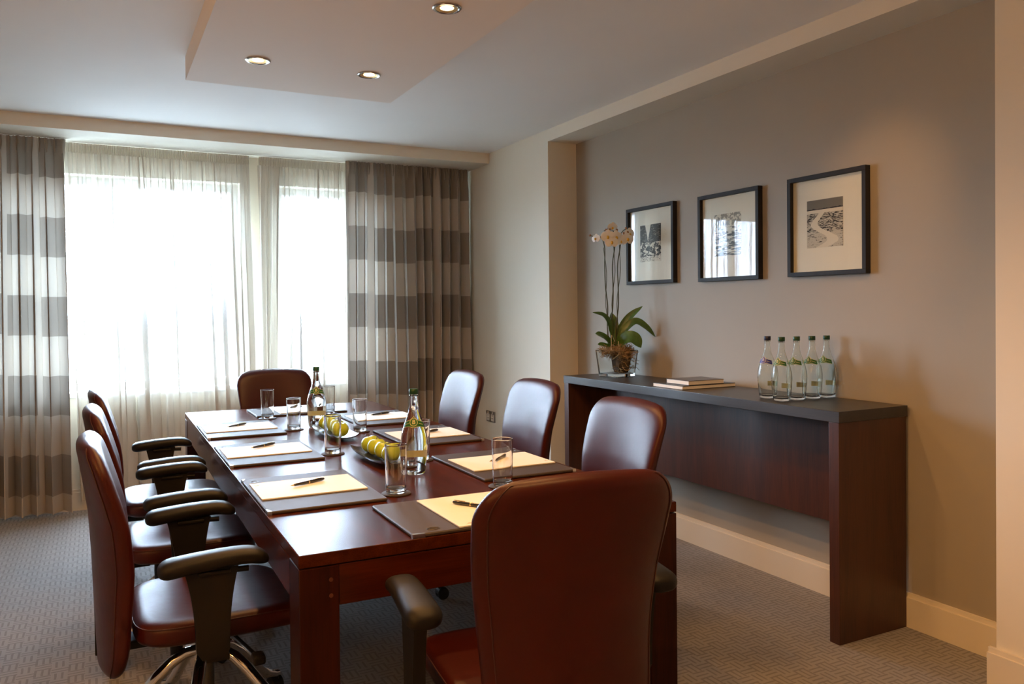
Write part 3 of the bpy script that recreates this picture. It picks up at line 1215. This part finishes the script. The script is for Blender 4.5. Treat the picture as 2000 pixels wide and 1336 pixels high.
# bottles ------------------------------------------------------------
def text_verts(ch, size):
    cu = bpy.data.curves.new('t', 'FONT')
    cu.body = ch
    cu.size = size
    cu.align_x = 'CENTER'
    cu.align_y = 'CENTER'
    cu.resolution_u = 3
    o = bpy.data.objects.new('t', cu)
    COL.objects.link(o)
    dg = bpy.context.evaluated_depsgraph_get()
    me = bpy.data.meshes.new_from_object(o.evaluated_get(dg))
    bm = bmesh.new()
    bm.from_mesh(me)
    bmesh.ops.triangulate(bm, faces=bm.faces)
    bmesh.ops.subdivide_edges(bm, edges=list(bm.edges), cuts=1)
    bm.verts.index_update()
    vs = [v.co[:] for v in bm.verts]
    fs = [[v.index for v in f.verts] for f in bm.faces]
    bm.free()
    bpy.data.objects.remove(o)
    bpy.data.meshes.remove(me)
    bpy.data.curves.remove(cu)
    return vs, fs


BV, BF = text_verts('B', .021)
BPROF = [(.033, .0), (.038, .002), (.041, .008), (.0425, .020), (.0465, .060), (.0495, .095), (.0500, .120), (.0475, .145), (.0420, .168), (.0340, .190), (.0260, .212), (.0198, .232), (.0163, .250), (.0146, .268), (.0142, .284)]


def brad(z, k=1.0):
    t = sorted((zz * k, r * k) for r, zz in BPROF)
    return interp(t, z)


def bottle_meshes(k, lab, capm, low, hollow):
    d = {}
    fine = []
    zmax = BPROF[-1][1]
    tabz = [(z, r) for r, z in BPROF]
    pr = [(.0005, .004), (.022, .003), (.028, .0005)]
    N = 44
    for i in range(N + 1):
        z = zmax * i / N
        pr.append((interp(tabz, z), z))
    # gently smooth the silhouette
    rr = [p[0] for p in pr]
    for _ in range(3):
        rr = [rr[i] if i < 5 or i > len(rr) - 2 else (rr[i - 1] + 2 * rr[i] + rr[i + 1]) / 4 for i in range(len(rr))]
    pr = [(r, p[1]) for r, p in zip(rr, pr)]
    pr += [(.0158, zmax + .001), (.0160, zmax + .005), (.0146, zmax + .007), (.0142, zmax + .010), (.0005, zmax + .010)]
    if hollow:
        wall = [(max(r - .0030, .001), z) for r, z in pr[6:-4]]
        pr = pr[:-2] + [(.0128, zmax + .0095)] + list(reversed(wall)) + [(.030, .012), (.0005, .010)]
    pr = [(r * k, z * k) for r, z in pr]
    nb = 3 + N
    d['glass'] = MB().lathe(pr, 48).mesh('glass_body', 'bottle_glass', 50)
    cz = (zmax + .0085) * k
    c = MB()
    n = 40
    def gear(r, z):
        return [((r + (.0004 if j % 2 else 0)) * cos(2 * pi * j / n), (r + (.0004 if j % 2 else 0)) * sin(2 * pi * j / n), z) for j in range(n)]
    c.rings([gear(.0158 * k, cz), gear(.0164 * k, cz + .001), gear(.0164 * k, cz + .0185 * k), gear(.0150 * k, cz + .0205 * k)])
    d['cap'] = c.mesh('screw_cap', capm, 50)
    ra = [(z, r) for r, z in pr[3:nb]]

    def surf(a, z, off=.0006):
        r = interp(ra, z) + off
        return (r * cos(a), r * sin(a), z)

    # shoulder label: a band that swells into a crest, facing -x (angle pi)
    def band(a):
        dl = abs(a)
        mid = (.194 - .012 * min(1, dl / 1.2)) * k
        hh = (.0105 + .0085 * math.exp(-(dl / .33) ** 2)) * k
        return mid - hh, mid + hh
    b = MB()
    span = 1.25
    cols = 40
    rows = 5
    vs = []
    for i in range(cols + 1):
        a = -span + 2 * span * i / cols
        lo, hi = band(a)
        for j in range(rows + 1):
            vs.append(surf(pi + a, lo + (hi - lo) * j / rows, .0007))
    fs = [(i * (rows + 1) + j, (i + 1) * (rows + 1) + j, (i + 1) * (rows + 1) + j + 1, i * (rows + 1) + j + 1) for i in range(cols) for j in range(rows)]
    d['label'] = b.add(vs, fs).mesh('neck_label', lab, 60)
    t = MB()
    for w_ in (0, 1):
        t.tube([surf(pi - span + 2 * span * i / cols, band(-span + 2 * span * i / cols)[w_], .0008) for i in range(cols + 1)], .0007 * k, 5)
    zc = .194 * k
    for sgn in (-1, 1):
        t.tube([surf(pi + sgn * (.55 + .5 * i / 6), (band(sgn * (.55 + .5 * i / 6))[0] + band(sgn * (.55 + .5 * i / 6))[1]) / 2, .0008) for i in range(7)], .0008 * k, 5)
    ring = []
    r0 = interp(ra, zc)
    for i in range(33):
        th = 2 * pi * i / 32
        ring.append(surf(pi + (.0135 * k * cos(th)) / r0, zc + .0135 * k * sin(th), .0010))
    t.tube(ring, .0008 * k, 5, False)
    d['gold'] = t.mesh('label_border', 'label_gold')
    L = MB()
    L.add([surf(pi + x * k / r0 * 1.0, zc + y * k, .0012) for x, y, z in BV], BF)
    d['letter'] = L.mesh('letter', 'label_gold' if lab == 'label_green' else 'socket_white', 0)
    # small rear label lower down
    vs = []
    for i in range(13):
        a = -low / 2 + low * i / 12
        for z in (.058 * k, .082 * k):
            vs.append(surf(a, z, .0006))
    d['rear'] = MB().add(vs, [(2 * i, 2 * i + 2, 2 * i + 3, 2 * i + 1) for i in range(12)]).mesh('back_label', 'label_cream', 60)
    return d


def bottle(dct, loc, face, label, group):
    e = thing('water_bottle', label, 'bottle', loc, face - pi, group)
    link('glass_body', dct['glass'], e)
    link('screw_cap', dct['cap'], e)
    l = link('neck_label', dct['label'], e)
    link('label_border', dct['gold'], l)
    link('letter', dct['letter'], l)
    link('back_label', dct['rear'], e)
    return e


BT = bottle_meshes(1.045, 'label_green', 'cap_green', 2.2, False)
BG = bottle_meshes(.925, 'label_green', 'cap_green', 1.3, True)
BB = bottle_meshes(.925, 'label_blue', 'cap_navy', 1.3, True)
# face = world direction of the crest
bottle(BT, tw(.620, .846, TZ + .0005), radians(-112), 'green capped water bottle on the table beside the nearest apples', 'water bottles')
bottle(BT, tw(.581, 2.292, TZ + .0005), radians(-104), 'green capped water bottle on the table nearest the window', 'water bottles')
ZK = .951
for x, y, d_, f_, lab in [
    (2.790, 2.800, BB, -172, 'blue labelled water bottle with a navy cap on the console'),
    (2.755, 2.679, BG, -172, 'front green capped bottle of the console row, closest to the edge'),
    (2.850, 2.680, BG, -172, 'green capped bottle second from the edge in the console row'),
    (2.945, 2.677, BG, -170, 'green capped bottle third from the edge in the console row'),
    (3.040, 2.677, BG, -170, 'green capped bottle on the console nearest the taupe wall')]:
    bottle(d_, (x, y, ZK + .0005), radians(f_), lab, 'water bottles')


# plates and apples -----------------------------------------------------
def plate_mesh():
    b = MB()
    nx, ny = 12, 24
    hx, hy = .078, .240
    vs = []
    def pt(u, v, dz):
        # sides bow outwards, corners pinched and lifted
        x = u * hx * (1 - .13 * v * v)
        y = v * hy * (1 - .06 * u * u)
        z = .004 + .016 * (abs(u) ** 3) + .012 * abs(v) ** 4
        return (x, y, z + dz)
    for dz in (0, .006):
        for i in range(nx + 1):
            for j in range(ny + 1):
                vs.append(pt(-1 + 2 * i / nx, -1 + 2 * j / ny, dz))
    n = (nx + 1) * (ny + 1)
    fs = []
    idx = lambda i, j: i * (ny + 1) + j
    for i in range(nx):
        for j in range(ny):
            q = (idx(i, j), idx(i + 1, j), idx(i + 1, j + 1), idx(i, j + 1))
            fs.append(tuple(reversed(q)))
            fs.append(tuple(k + n for k in q))
    per = [idx(i, 0) for i in range(nx + 1)] + [idx(nx, j) for j in range(1, ny + 1)] + [idx(i, ny) for i in range(nx - 1, -1, -1)] + [idx(0, j) for j in range(ny - 1, 0, -1)]
    for k in range(len(per)):
        a, c = per[k], per[(k + 1) % len(per)]
        fs.append((a, c, c + n, a + n))
    b.add(vs, fs)
    foot = MB().lathe([(.040, 0), (.040, .006)], 24)
    b.add([(x, y * 2.6, z) for x, y, z in foot.v], foot.f)
    return b.mesh('fruit_plate', 'plate_black', 60)


def apple_meshes():
    prof = []
    R = .0415
    for i in range(25):
        t = pi * i / 24
        r = R * sin(t) ** .92 * (1 + .06 * cos(t))
        z = -R * .90 * cos(t)
        if t > pi * .72:
            q = (t - pi * .72) / (pi * .28)
            z -= .014 * q * q
        if t < pi * .2:
            q = (pi * .2 - t) / (pi * .2)
            z += .008 * q * q
        prof.append((max(r, .0003), z))
    n = 32
    b = MB()
    b.rings([[(r * (1 + .018 * cos(5 * 2 * pi * j / n) * (1 if z < 0 else .5)) * cos(2 * pi * j / n), r * (1 + .018 * cos(5 * 2 * pi * j / n)) * sin(2 * pi * j / n), z) for j in range(n)] for r, z in prof])
    me = b.mesh('apple_flesh', 'apple_skin', 70)
    top = prof[-1][1]
    st = MB().tube([(0, 0, top - .003), (.001, .001, top + .008), (.004, .002, top + .018)], [.0013, .0012, .0018], 8).mesh('stem', 'apple_stem')
    return me, st


PM = plate_mesh()
AM, AS = apple_meshes()
for pi_, (px, py, wh) in enumerate([(.592, 1.190, 'nearer the camera'), (.588, 1.950, 'farther, beside the window end bottle')]):
    p = link('fruit_plate', PM, None, tw(px, py, TZ + .0005), (0, 0, TA))
    tag(p, 'dark rectangular plate of green apples, the one ' + wh, 'plate', 'dark fruit plates')
    rnd = random.Random(20 + pi_)
    names = ['closest to the camera', 'second from the camera', 'third from the camera', 'farthest from the camera']
    pl = ['on the nearer plate', 'on the farther plate'][pi_]
    for k in range(4):
        ay = py - .140 + .0925 * k
        e = thing('apple', 'green apple %s %s' % (pl, names[k]), 'apple', tw(px + rnd.uniform(-.006, .006), ay, TZ + .0125 + .0372), rnd.uniform(0, 6), 'green apples')
        e.rotation_euler = (rnd.uniform(-.22, .22), rnd.uniform(-.22, .22), rnd.uniform(0, 6.2))
        f_ = link('apple_flesh', AM, e)
        link('stem', AS, e)

# ------------------------------------------------------------------ console table
ct = thing('console_table', 'dark wenge console table against the taupe wall', 'console table', (2.657, 2.279, 0))
CW, CL, CHt = .418, 2.155, .951
MB().box(0, CW, 0, CL, CHt - .046, CHt, .0015).obj('tabletop', 'wenge', ct)
for y0 in (.004, CL - .054):
    MB().box(.003, CW - .006, y0, y0 + .050, 0, CHt - .046, .0015).obj('side_panel', 'wenge_z_warm_lit', ct)
MB().box(.250, .275, .054, CL - .054, .415, CHt - .046, .001).obj('back_panel', 'wenge_z_warm_lit', ct)


# books
def book(name, x0, x1, y0, y1, z, t, cov, label, spine=True):
    e = thing(name, label, 'book', ((x0 + x1) / 2, (y0 + y1) / 2, z), 0, 'books on the console')
    w, d = x1 - x0, y1 - y0
    MB().box(-w / 2, w / 2, -d / 2, d / 2, 0, .0025, .0008).obj('back_cover', 'book_black', e)
    MB().box(-w / 2, w / 2, -d / 2, d / 2, t - .0025, t, .0008).obj('front_cover', cov, e)
    MB().box(-w / 2 + .0015, w / 2 - .0015, -d / 2 + .0015, d / 2 - .002, .002, t - .002).obj('pages', 'book_pages', e)
    MB().box(-w / 2, w / 2, d / 2 - .003, d / 2, .0005, t - .0005, .0008).obj('spine', 'book_black', e)
    return e


book('book', 2.690, 3.050, 3.295, 3.545, ZK + .0003, .020, 'book_black', 'wider black book at the bottom of the pair on the console')
book('book', 2.735, 2.975, 3.300, 3.485, ZK + .0207, .024, 'book_brown', 'smaller brown covered book on top of the pair on the console')

# ------------------------------------------------------------------ pictures
for (y0, y1, z0, z1, art, kind, label) in [
    (3.822, 4.300, 1.528, 2.014, (3.965, 4.174, 1.668, 1.898), 'falls', 'black framed woodcut print nearest the orchid'),
    (3.128, 3.602, 1.523, 2.008, (3.276, 3.486, 1.661, 1.892), 'lake', 'black framed woodcut print in the middle of the three'),
    (2.472, 2.932, 1.524, 2.008, (2.613, 2.824, 1.659, 1.887), 'river', 'black framed woodcut of a winding river, above the bottles')]:
    X1 = XN - .0005
    e = thing('picture_frame', label, 'picture', (X1, (y0 + y1) / 2, z0), 0, 'framed woodcuts on the taupe wall')
    w, h = y1 - y0, z1 - z0
    fw, dp = .021, .032
    for (a, b_, c_, d_) in ((-w / 2, w / 2, 0, fw), (-w / 2, w / 2, h - fw, h), (-w / 2, -w / 2 + fw, fw, h - fw), (w / 2 - fw, w / 2, fw, h - fw)):
        MB().box(-dp, 0, a, b_, c_, d_, .0012).obj('frame_rail', 'black_frame', e)
    MB().box(-.010, -.004, -w / 2 + fw, w / 2 - fw, fw, h - fw).obj('mount_board', 'mat_board', e)
    yc = (y0 + y1) / 2
    a0, a1, a2, a3 = art[0] - yc, art[1] - yc, art[2] - z0, art[3] - z0
    me = MB().box(-.0112, -.010, a0, a1, a2, a3).mesh('print', 'print_' + kind, 0)
    lay = me.uv_layers.new(name='UVMap')
    for lp in me.loops:
        co = me.vertices[lp.vertex_index].co
        lay.data[lp.index].uv = ((a1 - co.y) / (a1 - a0), (co.z - a2) / (a3 - a2))
    link('print', me, e)
    MB().box(-.0185, -.0165, -w / 2 + fw, w / 2 - fw, fw, h - fw).obj('glazing', 'picture_glass', e, 0)

# ------------------------------------------------------------------ wall outlet
so = thing('wall_outlet', 'brushed metal double socket on the pale wall behind the chairs', 'outlet', (XP - .0003, 5.918, .505))
MB().box(-.008, 0, -.080, .080, -.044, .044, .003).obj('face_plate', 'socket_metal', so)
for s in (-1, 1):
    i = MB()
    i.box(-.0095, -.008, s * .040 - .027, s * .040 + .027, -.034, .020, .0008)
    ins = i.obj('socket_insert', 'socket_white', so)
    hl = MB()
    hl.box(-.0102, -.0094, s * .040 - .0035, s * .040 + .0035, .004, .013)
    for q in (-1, 1):
        hl.box(-.0102, -.0094, s * .040 + q * .011 - .0035, s * .040 + q * .011 + .0035, -.016, -.010)
    hl.obj('pin_holes', 'black_rubber', ins)
    MB().box(-.012, -.0078, s * .040 - .005, s * .040 + .005, .024, .038, .0012).obj('rocker_switch', 'socket_white', so)

# ------------------------------------------------------------------ potted orchid
PX, PY = 2.893, 4.178
po = thing('potted_orchid', 'white orchid with three tall stems in a square glass pot', 'potted plant', (PX, PY, ZK + .0004), radians(-27.3))
hb, ht, hh = .083, .098, .165


def sq(s, z, r=.014):
    return [(x, y, z) for x, y in rrect(-s, s, -s, s, r, 4)]


pot = MB().rings([sq(hb - .004, 0), sq(hb, .003), sq(ht, hh - .002), sq(ht - .002, hh), sq(ht - .005, hh - .002), sq(hb - .006, .022), sq(hb - .012, .019)])
po_ = pot.obj('pot', 'pot_glass', po)
po_.rotation_euler = (0, 0, radians(38))
rnd = random.Random(4)
inner = MB()
inner.rings([[(x * .62 + .026, y, z) for x, y, z in sq(q, zq, .02)] for q, zq in ((.052, .026), (.064, .06), (.074, .125), (.070, .150), (.035, .160))])
si = inner.obj('growing_medium', 'soil', po, 60)
si.rotation_euler = (0, 0, radians(8))
ms = MB()
for k in range(900):
    a = rnd.uniform(0, 2 * pi)
    r = sqrt(rnd.uniform(.02, 1)) * .092
    zz = .158 + rnd.uniform(-.012, .036) * (1.15 - r / .09)
    if k % 3 == 0:      # strands hanging down on the right
        a = rnd.uniform(-1.5, .6)
        r = rnd.uniform(.050, .105)
        zz = rnd.uniform(.035, .165) if r > .098 else rnd.uniform(.12, .17)
        if rnd.random() < .55:
            r = rnd.uniform(.03, .074)
            zz = rnd.uniform(.035, .15)
    p = Vector((r * cos(a), r * sin(a), zz))
    pts = [p]
    d = Vector((rnd.uniform(-1, 1), rnd.uniform(-1, 1), rnd.uniform(-.5, .5))).normalized()
    for q in range(6):
        d = (d + Vector((rnd.uniform(-.9, .9), rnd.uniform(-.9, .9), rnd.uniform(-.8, .7)))).normalized()
        nx_ = pts[-1] + d * rnd.uniform(.006, .014)
        nx_.z = max(nx_.z, .026)
        pts.append(nx_)
    ms.tube(pts, rnd.uniform(.0009, .0019), 4)
mo = ms.obj('moss', 'moss', po)
mo['kind'] = 'stuff'


def leaf(pts, width, curl=.25, twist=0):
    """ribbon leaf along pts with a central crease"""
    pts = [Vector(p) for p in pts]
    # Catmull-Rom resample
    P = [pts[0] * 2 - pts[1]] + pts + [pts[-1] * 2 - pts[-2]]
    fine = []
    for i in range(1, len(P) - 2):
        for k in range(8):
            t = k / 8
            a, b_, c_, d_ = P[i - 1], P[i], P[i + 1], P[i + 2]
            fine.append(.5 * ((2 * b_) + (c_ - a) * t + (2 * a - 5 * b_ + 4 * c_ - d_) * t * t + (3 * b_ - a - 3 * c_ + d_) * t ** 3))
    fine.append(pts[-1])
    n = len(fine)
    rows = []
    for i, p in enumerate(fine):
        u = i / (n - 1)
        t = (fine[min(i + 1, n - 1)] - fine[max(i - 1, 0)]).normalized()
        side = t.cross(Vector((0, -.75, .66))).normalized()
        nr = side.cross(t).normalized()
        if twist:
            R_ = Matrix.Rotation(twist, 3, t)
            side, nr = R_ @ side, R_ @ nr
        w_ = width * (sin(pi * min(1, u * .88 + .10)) ** .6) * (1 if u < .8 else sqrt(max(0, 1 - ((u - .8) / .2) ** 2)) * .98 + .02)
        row = []
        for k in range(-3, 4):
            q = k / 3
            row.append(p + side * (w_ * q) + nr * (curl * w_ * q * q))
        rows.append((row, nr))
    b = MB()
    m_ = 7
    vs = [v for r, _ in rows for v in r] + [v - nr * .0022 for r, nr in rows for v in r]
    o = n * m_
    fs = []
    for i in range(n - 1):
        for j in range(m_ - 1):
            fs.append((i * m_ + j, i * m_ + j + 1, (i + 1) * m_ + j + 1, (i + 1) * m_ + j))
            fs.append((o + i * m_ + j, o + (i + 1) * m_ + j, o + (i + 1) * m_ + j + 1, o + i * m_ + j + 1))
        for j in (0, m_ - 1):
            fs.append((i * m_ + j, (i + 1) * m_ + j, o + (i + 1) * m_ + j, o + i * m_ + j))
    for i in (0, n - 1):
        for j in range(m_ - 1):
            fs.append((i * m_ + j, i * m_ + j + 1, o + i * m_ + j + 1, o + i * m_ + j))
    return b.add(vs, fs)


# offsets in the plant frame: x to the right, y away, z above the console, on a 3.2 mm grid
def px(u, v, d=0):
    return Vector(((u - 1197) * .0032, d, (737 - v) * .0032))


for pts, w_, cu, twi in [
    ([px(1192, 672), px(1186, 640), px(1172, 618, -.02), px(1150, 611, -.03)], .022, .3, .2),
    ([px(1190, 675), px(1176, 662, -.02), px(1164, 655, -.04), px(1154, 652, -.05)], .030, .2, .2),
    ([px(1196, 676), px(1206, 650, .02), px(1224, 622, .03), px(1250, 600, .03)], .028, .35, -.1),
    ([px(1198, 676), px(1210, 648, -.02), px(1232, 630, -.03), px(1252, 640, -.04), px(1271, 660, -.04)], .026, .3, 0),
    ([px(1200, 680), px(1212, 662, -.06), px(1228, 662, -.09), px(1240, 680, -.10)], .046, .15, .1),
    ([px(1195, 676), px(1194, 650, .03), px(1193, 630, .05), px(1190, 612, .07)], .030, .3, 0),
    ([px(1192, 678), px(1178, 676, -.03), px(1166, 673, -.05), px(1158, 673, -.06)], .016, .2, 0),
    ([px(1198, 678), px(1204, 662, .02), px(1211, 655, .04), px(1220, 650, .06)], .030, .25, 0)]:
    leaf(pts, w_, cu, twi).obj('leaf', 'orchid_leaf', po, 60)


def smooth_path(pts, k=6):
    pts = [Vector(p) for p in pts]
    P = [pts[0] * 2 - pts[1]] + pts + [pts[-1] * 2 - pts[-2]]
    out = []
    for i in range(1, len(P) - 2):
        for q in range(k):
            t = q / k
            a, b_, c_, d_ = P[i - 1], P[i], P[i + 1], P[i + 2]
            out.append(.5 * ((2 * b_) + (c_ - a) * t + (2 * a - 5 * b_ + 4 * c_ - d_) * t * t + (3 * b_ - a - 3 * c_ + d_) * t ** 3))
    out.append(pts[-1])
    return out


STEMS = [
    [px(1181, 678), px(1179, 640), px(1180, 600), px(1176, 560), px(1175, 520), px(1175, 485), px(1168, 466, -.02), px(1156, 465, -.03), px(1144, 461, -.03)],
    [px(1187, 678), px(1186, 640, .01), px(1190, 600), px(1191, 560), px(1190, 520), px(1195, 482), px(1194, 458, -.02), px(1184, 450, -.04), px(1172, 454, -.06)],
    [px(1196, 678), px(1196, 640), px(1201, 600), px(1201, 560), px(1200, 520), px(1206, 480), px(1204, 464, -.02), px(1212, 452, -.04), px(1222, 452, -.05)]]
for st in STEMS:
    sp = smooth_path(st)
    o = MB().tube(sp, [.0042 - .0018 * i / len(sp) for i in range(len(sp))], 8).obj('flower_stem', 'orchid_stem', po)
    # thin support cane twisted along the stem
    c0, c1 = st[0], st[5]
    cane = [c0 + (c1 - c0) * (i / 12) + Vector((.007 * sin(i * .9), .005 * cos(i * .9), 0)) for i in range(13)]
    MB().tube(cane, .0022, 6).obj('support_cane', 'orchid_stem', o)


def petal_mesh(length, width, cup):
    b = MB()
    n, m_ = 8, 6
    vs = []
    for s in (0, -.0012):
        for i in range(n + 1):
            u = i / n
            w_ = width * sin(pi * (u * .86 + .07)) ** .75
            for j in range(m_ + 1):
                q = -1 + 2 * j / m_
                vs.append((w_ * q, u * length, cup * (u * u) * length - .18 * w_ * q * q + s))
    o = (n + 1) * (m_ + 1)
    fs = []
    for i in range(n):
        for j in range(m_):
            q = (i * (m_ + 1) + j, i * (m_ + 1) + j + 1, (i + 1) * (m_ + 1) + j + 1, (i + 1) * (m_ + 1) + j)
            fs.append(q)
            fs.append(tuple(k + o for k in reversed(q)))
    return b.add(vs, fs).mesh('petal', 'orchid_petal', 60)


PB = petal_mesh(.036, .024, -.10)
PS = petal_mesh(.034, .015, -.12)
LIP = MB().rings([[(.007 * k * cos(2 * pi * j / 12), -.006 + .010 * k * sin(2 * pi * j / 12), z) for j in range(12)] for z, k in ((.0, .6), (.004, 1.0), (.009, .8), (.013, .3))]).mesh('lip', 'orchid_lip', 60)
for (u, v, d_, yaw, tilt, sc, full) in [
    (1179, 465, -.075, -.15, .1, 1.0, 1), (1186, 476, -.085, .05, -.15, .95, 1), (1196, 466, -.06, .25, 0, 1.0, 1),
    (1189, 447, -.05, .3, .5, .75, 1), (1217, 470, -.075, .35, -.1, .95, 1), (1222, 460, -.05, .6, .15, .9, 1), (1156, 468, -.05, -.75, -.1, .70, 1), (1206, 474, -.05, -.2, -.2, .7, 1)]:
    e = bpy.data.objects.new('flower', None)
    e.empty_display_size = .02
    COL.objects.link(e)
    e.parent = po
    e.location = px(u, v, d_)
    e.rotation_euler = (radians(90) + tilt, 0, yaw)
    e.scale = (sc * 1.22, sc * 1.22, sc * 1.22)
    e['label'] = 'white orchid bloom with yellow lip'
    for ang, me in ((90, PB), (-90, PB), (0, PS), (128, PS), (-128, PS)):
        link('petal', me, e, (0, 0, .001 if me is PB else 0), (0, 0, radians(ang)))
    link('lip', LIP, e)
BUD = MB().lathe([(.0004, -.008), (.005, -.005), (.0065, 0), (.005, .006), (.0004, .011)], 12).mesh('bud', 'orchid_bud', 60)
for (u, v, d_) in [(1146, 462, -.03), (1154, 468, -.035), (1162, 467, -.03), (1176, 453, -.06), (1184, 451, -.05), (1198, 452, -.04), (1210, 459, -.055), (1218, 457, -.06), (1215, 449, -.05)]:
    link('bud', BUD, po, px(u, v, d_), (rnd.uniform(-1, 1), rnd.uniform(-1, 1), 0))
for pts in ([px(1192, 668, -.03), px(1186, 656, -.05), px(1184, 664, -.07), px(1184, 684, -.075)], [px(1199, 668, -.04), px(1199, 684, -.07), px(1194, 696, -.08), px(1186, 702, -.085)]):
    MB().tube(smooth_path(pts), .0024, 8).obj('aerial_root', 'aerial_root', po)
